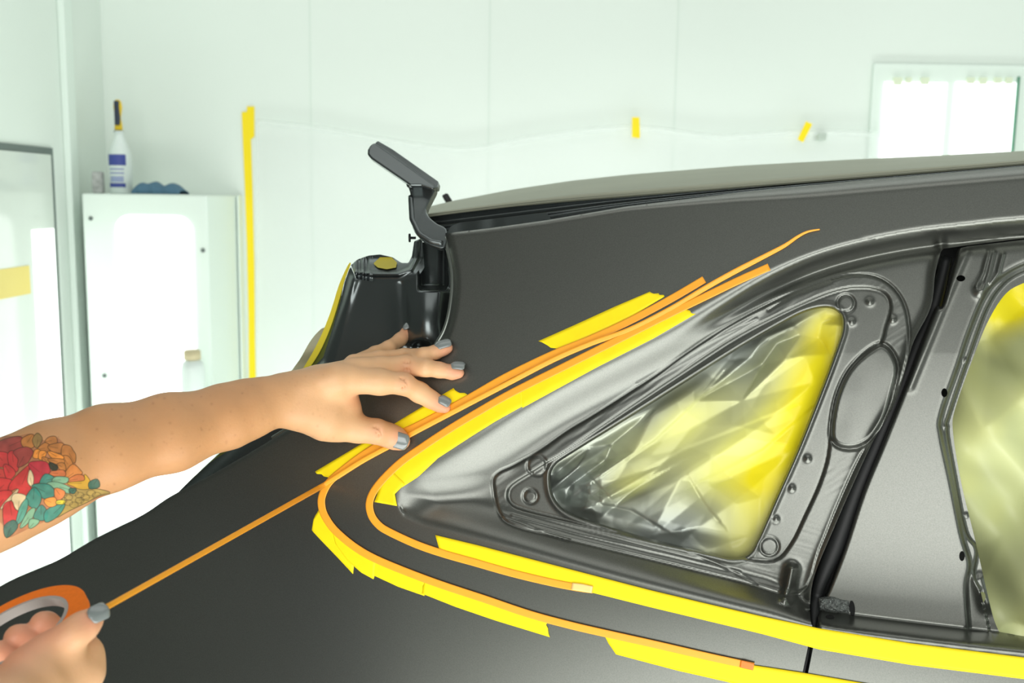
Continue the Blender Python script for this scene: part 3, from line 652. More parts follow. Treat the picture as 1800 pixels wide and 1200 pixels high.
# ------------------------------------------------------------------ signed distance bodies
def smin(a, b, k):
    h = np.clip(0.5 + 0.5 * (b - a) / k, 0, 1); return b + (a - b) * h - k * h * (1 - h)
def sdf_mesh(prims, h, carve=(), pad=None):
    ends = np.array([p[i][:3] for p in prims for i in (0, 1)]); rr = max(max(p[0][3], p[1][3]) for p in prims)
    lo = ends.min(0) - rr - 3 * h; hi = ends.max(0) + rr + 3 * h
    n = np.ceil((hi - lo) / h).astype(int) + 1
    f = np.full(n, 0.05, np.float32)
    ax = [lo[k] + np.arange(n[k]) * h for k in range(3)]
    def dist(pr, sl):
        a, b = np.array(pr[0][:3]), np.array(pr[1][:3]); X = ax[0][sl[0], None, None]; Y = ax[1][None, sl[1], None] if False else ax[1][sl[1]][None, :, None]; Z = ax[2][sl[2]][None, None, :]
        X = ax[0][sl[0]][:, None, None]
        e = b - a; L = e @ e + 1e-12
        t = np.clip(((X - a[0]) * e[0] + (Y - a[1]) * e[1] + (Z - a[2]) * e[2]) / L, 0, 1)
        r = pr[0][3] + (pr[1][3] - pr[0][3]) * t
        return (np.sqrt((X - a[0] - t * e[0]) ** 2 + (Y - a[1] - t * e[1]) ** 2 + (Z - a[2] - t * e[2]) ** 2) - r).astype(np.float32)
    def sub(pr, m):
        e = np.array([pr[0][:3], pr[1][:3]]); r = max(pr[0][3], pr[1][3]) + m
        i0 = np.clip(np.floor((e.min(0) - r - lo) / h).astype(int), 0, n - 1); i1 = np.clip(np.ceil((e.max(0) + r - lo) / h).astype(int) + 1, 1, n)
        return tuple(slice(i0[k], i1[k]) for k in range(3))
    for pr in prims:
        k = pr[2]; sl = sub(pr, k + 3 * h); f[sl] = smin(f[sl], dist(pr, sl), k)
    for pr in carve:
        k = pr[2]; sl = sub(pr, k + 3 * h); f[sl] = -smin(-f[sl], dist(pr, sl), k)
    ins = f < 0
    s = np.zeros(n - 1, np.int8)
    for dx in (0, 1):
        for dy in (0, 1):
            for dz in (0, 1):
                s += ins[dx:n[0] - 1 + dx, dy:n[1] - 1 + dy, dz:n[2] - 1 + dz]
    act = (s > 0) & (s < 8); ci = np.argwhere(act); idm = -np.ones(act.shape, int); idm[act] = np.arange(len(ci))
    acc = np.zeros((len(ci), 3)); cnt = np.zeros(len(ci))
    cor = [(x, y, z) for x in (0, 1) for y in (0, 1) for z in (0, 1)]
    for i, a in enumerate(cor):
        for b in cor[i + 1:]:
            if sum(abs(a[k] - b[k]) for k in range(3)) != 1: continue
            fa = f[ci[:, 0] + a[0], ci[:, 1] + a[1], ci[:, 2] + a[2]]; fb = f[ci[:, 0] + b[0], ci[:, 1] + b[1], ci[:, 2] + b[2]]
            m = (fa < 0) != (fb < 0); t = np.where(m, fa / np.where(fa == fb, 1, fa - fb), 0)
            pt = np.array(a) + t[:, None] * (np.array(b) - np.array(a)); acc[m] += pt[m]; cnt[m] += 1
    V_ = lo + (ci + acc / cnt[:, None]) * h
    faces = []
    for axn_ in range(3):
        o1_, o2_ = [(1, 2), (2, 0), (0, 1)][axn_]
        sl0 = [slice(1, -1)] * 3; sl0[axn_] = slice(0, -1); sl1 = [slice(1, -1)] * 3; sl1[axn_] = slice(1, None)
        A0, A1 = ins[tuple(sl0)], ins[tuple(sl1)]
        e = np.argwhere(A0 != A1)
        st = A0[e[:, 0], e[:, 1], e[:, 2]]
        base = e + 1; base[:, axn_] -= 1
        def g(d1, d2):
            q = base.copy(); q[:, o1_] += d1; q[:, o2_] += d2; return idm[q[:, 0], q[:, 1], q[:, 2]]
        q = np.stack([g(-1, -1), g(0, -1), g(0, 0), g(-1, 0)], 1)
        q[~st] = q[~st][:, ::-1]; faces.append(q)
    Fq = np.vstack(faces); Fq = Fq[(Fq >= 0).all(1)]
    E = np.vstack([Fq[:, [0, 1]], Fq[:, [1, 2]], Fq[:, [2, 3]], Fq[:, [3, 0]]])
    for lam in (0.5, 0.5, 0.5):
        ac = np.zeros_like(V_); c = np.zeros(len(V_))
        for k in range(3):
            ac[:, k] = np.bincount(E[:, 0], V_[E[:, 1], k], len(V_)) + np.bincount(E[:, 1], V_[E[:, 0], k], len(V_))
        c = np.bincount(E[:, 0], minlength=len(V_)) + np.bincount(E[:, 1], minlength=len(V_))
        V_ += lam * (ac / np.maximum(c, 1)[:, None] - V_)
    return V_, Fq
def pp(u, v, d, r):           # centre point and radius from pixels
    return (*P(u, v, d), r * d / F)
def chain(pts, k, out):
    for a, b in zip(pts[:-1], pts[1:]): out.append((a, b, k))
def sdep(u, v): return float(S(np.array([float(u)]), np.array([float(v)]))[0])
def on(u, v, r, gap=0.0):     # a ball of pixel radius r resting on the panel
    d = sdep(u, v) - gap; d = d / (1 + r / F); return (*P(u, v, d), r * d / F)

# ---- the left arm: elbow, forearm, wrist, hand flat on the panel
arm = []
EL = pp(-150, 915, 0.80, 98)
fore = [(-150, 915, 0.80, 98), (-60, 892, 0.825, 92), (0, 868, 0.84, 88), (60, 842, 0.857, 83), (100, 820, 0.868, 79), (190, 787, 0.892, 73), (300, 760, 0.925, 66), (400, 731, 0.96, 54), (440, 717, 0.975, 48), (480, 706, 0.988, 42)]
# two side by side strands make the forearm wider than thick
for dv, dd, sc in ((-1, 0.004, 0.79), (1, -0.002, 0.79)):
    q = []
    for (u, v, d, r) in fore:
        o_ = r * (1 - sc); nx, ny = 0.33, 0.94
        q.append(pp(u + dv * nx * o_, v + dv * ny * o_, d + dd, r * sc))
    chain(q, 0.012, arm)
chain([pp(470, 697, 0.985, 22), pp(540, 684, 1.0, 26), pp(590, 668, 1.005, 25), pp(612, 664, 1.01, 24)], 0.013, arm)      # index metacarpal
chain([pp(470, 700, 0.985, 26), pp(540, 705, 1.005, 30), pp(590, 700, 1.02, 28)], 0.013, arm)
chain([pp(470, 697, 0.985, 22), pp(530, 685, 1.0, 22), pp(598, 662, 1.02, 20)], 0.012, arm)
chain([pp(500, 684, 1.0, 22), pp(560, 668, 1.018, 19), pp(618, 650, 1.03, 17)], 0.012, arm)
chain([pp(500, 684, 1.005, 20), pp(560, 666, 1.03, 16), pp(625, 644, 1.05, 12)], 0.012, arm)
chain([pp(470, 712, 0.985, 26), pp(528, 722, 1.0, 30), pp(572, 738, 1.015, 32), pp(597, 744, 1.025, 29)], 0.013, arm)     # thumb base
chain([pp(560, 690, 1.02, 34), pp(596, 696, 1.03, 26), pp(612, 715, 1.035, 20)], 0.013, arm)                              # web
chain([pp(600, 725, 1.03, 24), pp(617, 738, 1.035, 18)], 0.012, arm)
# fingers
idx = [pp(622, 668, 1.012, 25), pp(668, 671, 1.018, 22), pp(709, 674, 1.025, 18.5), on(738, 690, 17, 0.010), on(758, 702, 14.5, 0.003), on(774, 711, 12, 0.0), on(783, 716, 9, 0.0)]
chain(idx, 0.006, arm)
mid = [pp(620, 650, 1.02, 22), pp(668, 646, 1.035, 19.5), pp(714, 643, 1.045, 19), on(748, 646, 15.5, 0.016), on(772, 650, 13.5, 0.006), on(795, 654, 12.5, 0.0), on(806, 655, 10, 0.0)]
chain(mid, 0.004, arm)
rng_ = [pp(622, 640, 1.035, 18), pp(668, 632, 1.055, 16), pp(712, 628, 1.07, 15.5), on(745, 624, 13, 0.012), on(765, 619, 12, 0.004), on(780, 613, 11, 0), on(787, 611, 9, 0)]
chain(rng_, 0.004, arm)
pnk = [pp(630, 636, 1.05, 15), pp(660, 622, 1.08, 13.5), pp(683, 611, 1.095, 12), pp(703, 597, 1.115, 11.5), pp(716, 584, 1.125, 10.5), pp(723, 577, 1.13, 9)]
chain(pnk, 0.004, arm)
thb = [pp(592, 746, 1.025, 27), pp(630, 755, 1.03, 21), pp(662, 758, 1.032, 20), on(684, 765, 19, 0.004), on(700, 772, 16.5, 0.0), on(706, 775, 13, 0.0)]
chain(thb, 0.008, arm)
def crease(u0, v0, u1, v1, d, r=1.0, k=0.0022): return ((*P(u0, v0, d), r * d / F), (*P(u1, v1, d), r * d / F), k)
carve = []
for dx in (-5, 0, 5):
    for (u, v, d, L, rad, ang) in ((711, 674, 1.025, 10, 18, 1.35), (715, 643, 1.045, 9, 19, 1.5), (664, 757, 1.032, 9, 20, 1.35)):
        dz = d - (rad - 0.2) * d / F; ca, sa = math.cos(ang), math.sin(ang)
        carve.append(crease(u + dx - ca * L, v - sa * L, u + dx + ca * L, v + sa * L, dz, 1.3, 0.0012))
armV, armF = sdf_mesh(arm, 0.0012, carve)

# ---- the right hand round the tape roll
rh = []
chain([pp(-60, 1330, 0.56, 62), pp(0, 1262, 0.60, 62), pp(50, 1215, 0.63, 62)], 0.014, rh)
chain([pp(30, 1235, 0.62, 50), pp(62, 1172, 0.640, 37), pp(92, 1142, 0.648, 29), pp(128, 1114, 0.652, 22.5), pp(150, 1098, 0.660, 20.5), pp(163, 1088, 0.665, 16.5)], 0.009, rh)
chain([pp(60, 1215, 0.64, 56), pp(110, 1188, 0.66, 48), pp(136, 1172, 0.675, 36)], 0.014, rh)
chain([pp(110, 1200, 0.66, 44), pp(146, 1182, 0.668, 28), pp(150, 1148, 0.675, 22), pp(143, 1122, 0.69, 17), pp(140, 1102, 0.70, 14)], 0.010, rh)
chain([pp(136, 1160, 0.70, 24), pp(112, 1124, 0.715, 24), pp(80, 1098, 0.715, 23), pp(74, 1096, 0.712, 21)], 0.0025, rh)
chain([pp(110, 1185, 0.70, 26), pp(72, 1146, 0.705, 25), pp(36, 1122, 0.703, 24), pp(30, 1120, 0.70, 22)], 0.0025, rh)
chain([pp(70, 1215, 0.69, 26), pp(34, 1176, 0.690, 24), pp(0, 1150, 0.688, 22), pp(-6, 1146, 0.685, 20)], 0.0025, rh)
carve2 = []
rhV, rhF = sdf_mesh(rh, 0.0014, carve2)

# ---- the rest of the standing person, left of the frame
lsh, rsh = (-0.86, 0.60, 1.36), (-0.86, 0.22, 1.36)
relb = (-0.62, 0.18, 1.08)
wr = pp(-60, 1330, 0.56, 62)
ch2 = lambda *q: [(a, b, 0.05) for a, b in zip(q[:-1], q[1:])]
bod = []
bod += ch2((*lsh, 0.06), (*tuple(0.5 * (np.array(lsh) + np.array(EL[:3]))), 0.052), (EL[0], EL[1], EL[2], 0.046))
bod += ch2((*rsh, 0.06), (*relb, 0.045), (wr[0], wr[1], wr[2], 0.024))
bod += ch2((*lsh, 0.07), (-0.88, 0.41, 1.40, 0.07), (*rsh, 0.07))
bod += ch2((-0.90, 0.50, 1.30, 0.10), (-0.90, 0.49, 1.10, 0.10), (-0.90, 0.50, 0.92, 0.11)) + ch2((-0.90, 0.32, 1.30, 0.10), (-0.90, 0.33, 1.10, 0.10), (-0.90, 0.32, 0.92, 0.11))
bod += ch2((-0.88, 0.41, 1.38, 0.05), (-0.86, 0.41, 1.52, 0.045)) 
bod += ch2((-0.86, 0.41, 1.60, 0.078), (-0.86, 0.41, 1.66, 0.085)) + ch2((-0.80, 0.41, 1.55, 0.04), (-0.80, 0.41, 1.58, 0.045)) + [((-0.775, 0.41, 1.61, 0.012), (-0.758, 0.41, 1.585, 0.014), 0.01)]
leg = []
for y in (0.50, 0.32): leg += ch2((-0.90, y, 0.90, 0.09), (-0.89, y, 0.50, 0.06), (-0.90, y, 0.09, 0.04)) + ch2((-0.92, y, 0.045, 0.04), (-0.76, y, 0.035, 0.03))
bV, bF = sdf_mesh(bod + leg, 0.010)
nA, nR = len(armV), len(rhV)
allV = np.vstack([armV, rhV, bV]); allF = np.vstack([armF, rhF + nA, bF + nA + nR])
person = meshobj('person', allV, allF.tolist(), SKIN)
tag(person, 'person with a flower tattooed forearm pressing tape on the car with grey nailed fingers', 'person')
# finer mesh under the tattoo, then colour the skin
me = person.data; bm = bmesh.new(); bm.from_mesh(me)
pu, pv, pd = project(allV)
selv = (np.arange(len(allV)) < nA) & (pu < 205) & (pu > -70)
bm.verts.ensure_lookup_table()
ed = [e for e in bm.edges if selv[e.verts[0].index] and selv[e.verts[1].index]]
bmesh.ops.subdivide_edges(bm, edges=ed, cuts=2, use_grid_fill=True, smooth=0)
bm.to_mesh(me); bm.free()
me.polygons.foreach_set('use_smooth', [True] * len(me.polygons))
co = np.empty(len(me.vertices) * 3); me.vertices.foreach_get('co', co); co = co.reshape(-1, 3)
pu, pv, pd = project(co)
skin = np.tile(lin((200, 148, 102)), (len(co), 1))
hand = ss(420, 620, pu)[:, None] * (pd > 0.8)[:, None]
skin = skin * (1 - hand) + lin((222, 176, 132)) * hand
rr_ = ((pd < 0.78) & (pv > 1000))
skin[rr_] = lin((224, 174, 132))
tips = [(783, 716, 26), (806, 655, 24), (787, 611, 22), (723, 577, 20), (706, 775, 26), (80, 1096, 40), (36, 1120, 40), (160, 1090, 26), (0, 1150, 40)]
for (x, y, r) in tips:
    k = (0.55 * np.exp(-(((pu - x) ** 2 + (pv - y) ** 2) / r ** 2)))[:, None]; skin = skin * (1 - k) + lin((222, 142, 118)) * k
for (x, y) in ((711, 674), (715, 643), (664, 757), (625, 705)):
    k = (0.4 * np.exp(-(((pu - x) ** 2 + (pv - y) ** 2) / 15 ** 2)))[:, None]; skin = skin * (1 - k) + lin((212, 140, 108)) * k
rnd = random.Random(3)
for _ in range(230):
    x, y = rnd.uniform(70, 600), rnd.uniform(650, 900); r = rnd.choice([1.2, 1.5, 1.8, 2.4]); k = rnd.uniform(0.08, 0.34) * (0.5 if x > 430 else 1)
    g = (k * np.exp(-(((pu - x) ** 2 + (pv - y) ** 2) / r ** 2)))[:, None]; skin = skin * (1 - g) + lin((130, 74, 40)) * g
RED, DRED, CRM, ORN, BOR, YLO, TEAL, LGR, DGR, OLV = (204, 58, 58), (160, 66, 60), (228, 202, 158), (190, 122, 62), (240, 150, 62), (206, 158, 48), (58, 132, 116), (122, 168, 134), (46, 96, 82), (166, 140, 74)
TAT = [((178, 118, 80), [(-70, 300), (240, 205), (430, 175), (600, 270), (730, 215), (840, 300), (960, 390), (985, 540), (1050, 660), (1150, 760), (1180, 860), (1300, 900), (1430, 942), (1150, 1060), (840, 1190), (600, 1310), (400, 1395), (90, 1530), (40, 1360), (-70, 1180)]),
 (OLV, [(860, 930), (1150, 885), (1440, 940), (1300, 980), (1150, 1060), (900, 1180), (740, 1260), (820, 1100)]),
 (DRED, [(20, 260), (240, 205), (310, 270), (270, 370), (100, 430), (0, 420), (-60, 330)]), (ORN, [(300, 230), (430, 180), (445, 330), (340, 350), (290, 300)]),
 ((150, 120, 70), [(435, 250), (490, 165), (545, 215), (540, 270), (480, 345)]), (ORN, [(600, 270), (650, 215), (730, 210), (745, 285), (660, 310)]), (ORN, [(500, 370), (590, 290), (650, 330), (640, 395), (560, 395)]),
 (ORN, [(640, 330), (800, 290), (842, 340), (820, 410), (700, 400)]), (ORN, [(830, 330), (915, 330), (960, 390), (992, 450), (980, 545), (900, 480), (820, 460)]), (ORN, [(820, 480), (900, 470), (955, 570), (920, 640), (850, 650)]),
 (BOR, [(465, 385), (525, 390), (505, 480), (440, 470)]), (BOR, [(530, 400), (605, 410), (570, 495), (515, 490)]), (BOR, [(640, 400), (820, 460), (810, 505), (700, 490)]), (ORN, [(560, 480), (640, 500), (650, 560), (590, 550)]),
 (ORN, [(640, 500), (830, 510), (825, 565), (720, 560)]), (ORN, [(760, 570), (840, 560), (860, 640), (800, 640)]), ((206, 128, 66), [(955, 575), (1065, 660), (1060, 700), (900, 780), (850, 715)]), ((190, 108, 60), [(895, 785), (1000, 715), (1090, 720), (1120, 790), (1000, 800)]),
 (YLO, [(900, 815), (1110, 790), (1120, 710), (1180, 790), (1180, 880), (1060, 890), (960, 850)]), ((200, 110, 64), [(660, 670), (830, 650), (850, 720), (700, 715)]),
 (RED, [(-60, 420), (100, 430), (130, 560), (50, 600), (-60, 570)]), ((190, 60, 56), [(-60, 640), (70, 650), (90, 740), (-60, 760)]), (RED, [(110, 430), (180, 400), (245, 520), (225, 655), (160, 640), (120, 560)]), (DRED, [(185, 400), (340, 345), (430, 400), (400, 480), (350, 550), (240, 600), (245, 500)]),
 (RED, [(50, 590), (120, 590), (200, 680), (130, 770), (90, 760)]), (RED, [(-60, 765), (120, 770), (160, 820), (90, 910), (-60, 940)]), (RED, [(160, 790), (390, 575), (395, 620), (365, 800), (415, 915), (330, 975), (240, 960), (225, 880), (120, 920)]),
 ((184, 48, 62), [(400, 545), (600, 540), (655, 640), (640, 685), (550, 780), (445, 820), (440, 700), (395, 620)]), (CRM, [(400, 650), (437, 740), (420, 850), (372, 800), (380, 700)]), (RED, [(-60, 960), (130, 920), (150, 1000), (60, 1100), (-60, 1160)]),
 (CRM, [(230, 905), (190, 980), (20, 1150), (60, 1080)]), (CRM, [(200, 960), (340, 990), (310, 1100), (240, 1180), (160, 1040)]), (RED, [(50, 1120), (150, 1060), (190, 1160), (265, 1210), (245, 1300), (150, 1300), (130, 1370), (60, 1375)]),
 (TEAL, [(600, 700), (720, 760), (600, 830), (530, 810)]), (LGR, [(740, 738), (892, 750), (860, 812), (700, 795)]), (LGR, [(630, 820), (760, 810), (950, 895), (900, 945), (700, 870)]), (DGR, [(930, 890), (1000, 900), (970, 950), (920, 930)]),
 (TEAL, [(430, 850), (640, 840), (720, 960), (620, 1015), (540, 990)]), (TEAL, [(350, 1000), (450, 880), (540, 1000), (480, 1145), (380, 1100)]), ((80, 150, 130), [(280, 1110), (350, 1030), (360, 1120), (300, 1290), (220, 1350), (240, 1220)]),
 (LGR, [(270, 1390), (370, 1200), (455, 1150), (430, 1260), (330, 1370)]), (TEAL, [(450, 1250), (540, 1110), (620, 1200), (600, 1290), (500, 1300)]), (TEAL, [(610, 1180), (840, 1090), (800, 1200), (700, 1290), (600, 1320)]), (DGR, [(1180, 810), (1280, 770), (1305, 860), (1190, 885)]),
 (DGR, [(60, 1385), (180, 1310), (225, 1400), (90, 1530)]), (LGR, [(400, 1300), (510, 1310), (470, 1370), (390, 1405)]), ((214, 124, 66), [(730, 890), (850, 930), (820, 1010), (740, 1030)]), (BOR, [(590, 1040), (720, 1010), (735, 1100), (640, 1120)]), ((36, 52, 40), [(655, 550), (750, 590), (740, 640), (680, 630)]), ((220, 200, 50), [(760, 1050), (850, 1050), (840, 1085), (750, 1085)])]
am = (pu < 200) & (pd > 0.76) & (pd < 0.98) & (pu > -80); ii = np.where(am)[0]
tu, tv = pu[ii], pv[ii]; sc = skin[ii].copy(); ink = lin((52, 40, 26))
for col, pl in TAT:
    q = catmull([(x / 7.5, 740 + y / 7.5) for x, y in pl], 4, True)
    dist_ = sd(tu, tv, q); f_ = ss(-1.9, -0.5, dist_)[:, None]
    base = lin(col) * (0.82 + 0.36 * vnoise(tu * 0.12 + 7, tv * 0.12, 4))[:, None]
    sc = sc * (1 - f_ * 0.93) + base * f_ * 0.93
    cx, cy = q.mean(0)                                  # petal and leaf veins radiating from the middle
    e_ = (np.exp(-((dist_ + 1.1) / 0.8) ** 2) * (0.75 if pl is not TAT[0][1] else 0.0))[:, None]; sc = sc * (1 - e_) + ink * e_
    j = np.argmax(np.hypot(q[:, 0] - cx, q[:, 1] - cy)); vein = [(cx, cy), tuple(q[j])]
    e_ = (np.exp(-(linedist(tu, tv, vein) / 0.7) ** 2) * 0.45 * (dist_ > 0))[:, None]; sc = sc * (1 - e_) + ink * e_
ol = sd(tu, tv, np.array([(x / 7.5, 740 + y / 7.5) for x, y in TAT[1][1]])) > 0
for k in range(16):
    x0, y0 = 100 + (k % 8) * 10, 866 + (k // 8) * 13 + (k % 3) * 4
    rr2 = np.hypot((tu - x0) / 1.5, tv - y0); e_ = (np.exp(-((rr2 - 5) / 0.8) ** 2) * 0.5 * ol)[:, None]; sc = sc * (1 - e_) + ink * e_
skin[ii] = sc
setcol(person, skin)
# sleeve and trousers, out of frame
top = [(a, b, 0.05) for a, b in ((( *lsh, 0.075), (*tuple(0.6 * np.array(lsh) + 0.4 * np.array(EL[:3])), 0.068)), ((*rsh, 0.075), (*tuple(0.6 * np.array(rsh) + 0.4 * np.array(relb)), 0.062)))]
top += ch2((*lsh, 0.078), (-0.88, 0.41, 1.385, 0.078), (*rsh, 0.078)) + ch2((-0.90, 0.50, 1.30, 0.112), (-0.90, 0.49, 1.10, 0.112), (-0.90, 0.50, 0.90, 0.125)) + ch2((-0.90, 0.32, 1.30, 0.112), (-0.90, 0.33, 1.10, 0.112), (-0.90, 0.32, 0.90, 0.125))
v_, f_ = sdf_mesh(top, 0.012); meshobj('shirt', v_, f_.tolist(), SHIRT, person)
tr = []
for y in (0.50, 0.32): tr += ch2((-0.90, y, 0.90, 0.105), (-0.89, y, 0.50, 0.078), (-0.90, y, 0.12, 0.062))
v_, f_ = sdf_mesh(tr, 0.012); meshobj('trousers', v_, f_.tolist(), JEANS, person)
v_, f_ = sdf_mesh(ch2((-0.90, 0.41, 1.63, 0.09), (-0.88, 0.41, 1.69, 0.085), (-0.94, 0.41, 1.62, 0.07)) + ch2((-0.94, 0.41, 1.62, 0.06), (-0.98, 0.41, 1.5, 0.03)), 0.010); meshobj('hair', v_, f_.tolist(), HAIR, person)

# ---- nails
def nail(base, tip, out, wd, lift, name='fingernail', label=None):
    base, tip = np.array(base, float), np.array(tip, float); ax = tip - base; L = np.linalg.norm(ax); ax /= L
    out = np.array(out, float); out -= ax * (out @ ax); out /= np.linalg.norm(out); sd_ = np.cross(ax, out)
    n1, n2 = 15, 11; V_, F_ = [], []
    for s_ in (0, 1):
        for i in range(n1):
            t = i / (n1 - 1); wt = wd * (math.sqrt(max(0, 1 - ((0.30 - t) / 0.30) ** 2)) if t < 0.30 else (1.0 if t < 0.8 else math.sqrt(max(0.0, 1 - ((t - 0.8) / 0.21) ** 2)) * 0.6 + 0.4 * (1 - (t - 0.8)))) 
            for j in range(n2):
                y = -1 + 2 * j / (n2 - 1); a_ = y * 1.05
                V_.append(base + ax * (t * L) + sd_ * (math.sin(a_) / math.sin(1.05) * wt) + out * (lift - wd * 0.62 * (1 - math.cos(a_)) - L * 0.10 * (t - 0.3) ** 2 * 2 - s_ * 0.0008))
    for s_ in (0, 1):
        k = s_ * n1 * n2
        for i in range(n1 - 1):
            for j in range(n2 - 1):
                f = (k + i * n2 + j, k + i * n2 + j + 1, k + (i + 1) * n2 + j + 1, k + (i + 1) * n2 + j); F_.append(f if s_ else f[::-1])
    rim_ = [j for j in range(n2)] + [i * n2 + n2 - 1 for i in range(1, n1)] + [(n1 - 1) * n2 + j for j in range(n2 - 2, -1, -1)] + [i * n2 for i in range(n1 - 2, 0, -1)]
    for a_, b_ in zip(rim_, rim_[1:] + rim_[:1]): F_.append((a_, b_, b_ + n1 * n2, a_ + n1 * n2))
    return meshobj(name, V_, F_, NAIL, person)
def nail_px(u0, v0, u1, v1, d0, d1, side, wpx_, lift_px):
    d = (d0 + d1) / 2; out = -FWD + RIGHT * side[0] - UP * side[1]
    nail(P(u0, v0, d0), P(u1, v1, d1), out, wpx_ * d / F, lift_px * d / F)
dS_ = lambda u, v, r: on(u, v, r)
def dcen(u, v, r, gap=0): 
    d = sdep(u, v) - gap; return d / (1 + r / F)
nail_px(687, 767, 720, 778, dcen(690, 767, 18, 0.002), dcen(712, 776, 14), (0.1, 0.05), 14.5, 20.0)
nail_px(770, 704, 791, 714, dcen(770, 706, 13, 0.002), dcen(789, 716, 11), (0.35, -0.6), 9.5, 13.0)
nail_px(794, 647, 818, 648, dcen(794, 653, 12, 0.001), dcen(815, 654, 11), (0.05, -1.0), 9.5, 12.0)
nail_px(766, 614, 794, 604, dcen(768, 617, 12, 0.003), dcen(790, 609, 10), (-0.2, -0.8), 9.5, 11.5)
nail_px(712, 583, 731, 561, 1.118, 1.128, (-0.6, -0.35), 7.5, 9.0)
nail_px(151, 1090, 187, 1073, 0.658, 0.668, (-0.05, -0.2), 15.5, 20.5)
# ring on the ring finger
rp = P(668, 627, 1.05); t = np.linspace(0, 2 * math.pi, 40)
ra = UP * 0.95 + RIGHT * 0.12; rb_ = -FWD
tube('ring', [P(664, 632, 1.055) + (ra * math.cos(x) + rb_ * math.sin(x)) * 0.0102 for x in t], 0.0008, GOLD, person, 8)
g_ = P(667, 626, 1.055) - FWD * 0.0095
tube('ring_stone', [g_ - RIGHT * 0.003, g_ - UP * 0.001, g_ + RIGHT * 0.003], [0.0012, 0.0028, 0.0012], GOLD, person, 6)

# ------------------------------------------------------------------ the spray booth
YB = 3.3
cx_ = float(onY(196, 500, YB)[0]); XL = cx_; XR = 3.0; YF = -2.4; H = 3.0
def quadwall(name, pts, m=WALL): return struct(meshobj(name, pts, [(0, 1, 2, 3)], m, smooth=False))
box('wall_back', (XL - 0.1, YB, 0), (XR + 0.1, YB + 0.1, H), WALL)['kind'] = 'structure'
box('wall_left', (XL - 0.1, 2.1, 0), (XL, YB, H), WALL)['kind'] = 'structure'
box('wall_left_front', (XL - 0.1, YF, 0), (XL, 2.1, H), DWALL)['kind'] = 'structure'  # unseen stretch split off and darkened so the car's left side reflects less
box('wall_right', (XR, YF, 0), (XR + 0.1, YB, H), WALL)['kind'] = 'structure'
box('wall_front', (XL - 0.1, YF - 0.1, 0), (XR + 0.1, YF, H), DWALL)['kind'] = 'structure'
box('floor', (XL - 0.1, YF - 0.1, -0.1), (XR + 0.1, YB + 0.1, 0), FLOORM)['kind'] = 'structure'
box('ceiling', (XL - 0.1, YF - 0.1, H), (XR + 0.1, YB + 0.1, H + 0.1), DWALL)['kind'] = 'structure'
SEAM = mat('panel_seam', (222, 233, 225), 0.5)
for i, u in enumerate((548, 858, 1182)):
    x = float(onY(u, 300, YB)[0]); struct(box('trim_%d' % (i + 1), (x - 0.003, YB - 0.0015, 0.0), (x + 0.003, YB, H), SEAM))
# corner post on the left wall
p0, p1 = onX(113, 300, XL), onX(128, 300, XL)
struct(box('trim_4', (XL, p0[1], 0), (XL + 0.02, p1[1], H), WHITE, bw=0.004))
# window in the left wall with dark edge and a painted bright reflection
tl, tr_, br = onX(-60, 232, XL), onX(84, 262, XL), onX(120, 720, XL)
zt = 1.45 + 0.34; ya, yb = max(tl[1] - 0.3, 2.12), float(onX(100, 480, XL)[1]); zt = float(onX(70, 258, XL)[2])
wf = struct(box('window_1', (XL - 0.002, ya, 0.1), (XL + 0.006, yb, zt), FRAME))
gl = struct(box('window_2', (XL + 0.004, ya + 0.02, 0.12), (XL + 0.009, yb - 0.02, zt - 0.02), mat('glazing', (214, 222, 214), 0.12, 0, 0.6, mottle=(2, 0.03))))
s0, s1 = float(onX(58, 560, XL)[1]), float(onX(99, 560, XL)[1]); sz = float(onX(75, 402, XL)[2])
ls = box('cabinet_reflection', (XL + 0.0095, s0, 0.3), (XL + 0.012, min(s1, yb - 0.03), sz), LAMP, bw=0.001)  # glowing strip stands for the cabinet light mirrored in the glass
tag(ls, 'bright vertical cabinet reflection on the glazed panel at the left edge', 'reflection')
t0, t1 = onX(-20, 466, XL), onX(45, 466, XL); t2 = onX(45, 516, XL)
tp = box('masking_tape', (XL + 0.0095, t0[1] - 0.1, float(t2[2])), (XL + 0.0105, t1[1], float(t1[2])), mat('mirrored_tape_tone', (226, 206, 110), 0.5))  # coloured band stands for yellow tape mirrored in the glass
tag(tp, 'pale yellow band painting a tape reflection across the glazed panel at the far left', 'tape')
# corner light cabinet
yc = 2.95
c0, c1 = onY(143, 343, yc), onY(364, 343, yc); ztop = float(onY(250, 341, yc)[2])
cab = empty('light_cabinet', ((c0[0] + c1[0]) / 2, 3.1, 0), 'white corner cabinet with a glowing rounded window panel', 'cabinet')
box('body', (c0[0], yc, 0), (c1[0], YB - 0.002, ztop), WHITE, cab, 0.006)
w0, w1 = onY(203, 380, yc), onY(338, 380, yc); zb = 0.25; zt2 = float(onY(270, 378, yc)[2])
def rrect(x0, x1, z0, z1, r, y, n=8):
    o_ = []
    for (cx, cz, a0) in ((x1 - r, z1 - r, 0), (x0 + r, z1 - r, 90), (x0 + r, z0 + r, 180), (x1 - r, z0 + r, 270)):
        for k in range(n + 1):
            a_ = math.radians(a0 + 90 * k / n); o_.append((cx + r * math.cos(a_), y, cz + r * math.sin(a_)))
    return o_
rr = rrect(w0[0], w1[0], zb, zt2, 0.045, yc - 0.006); rb2 = [(x, yc + 0.004, z) for x, y, z in rr]; N = len(rr)
meshobj('window_lens', rr + rb2, [tuple(range(N)), tuple(range(N, 2 * N))[::-1]] + [(i, (i + 1) % N, N + (i + 1) % N, N + i) for i in range(N)], LAMP, cab, smooth=False)
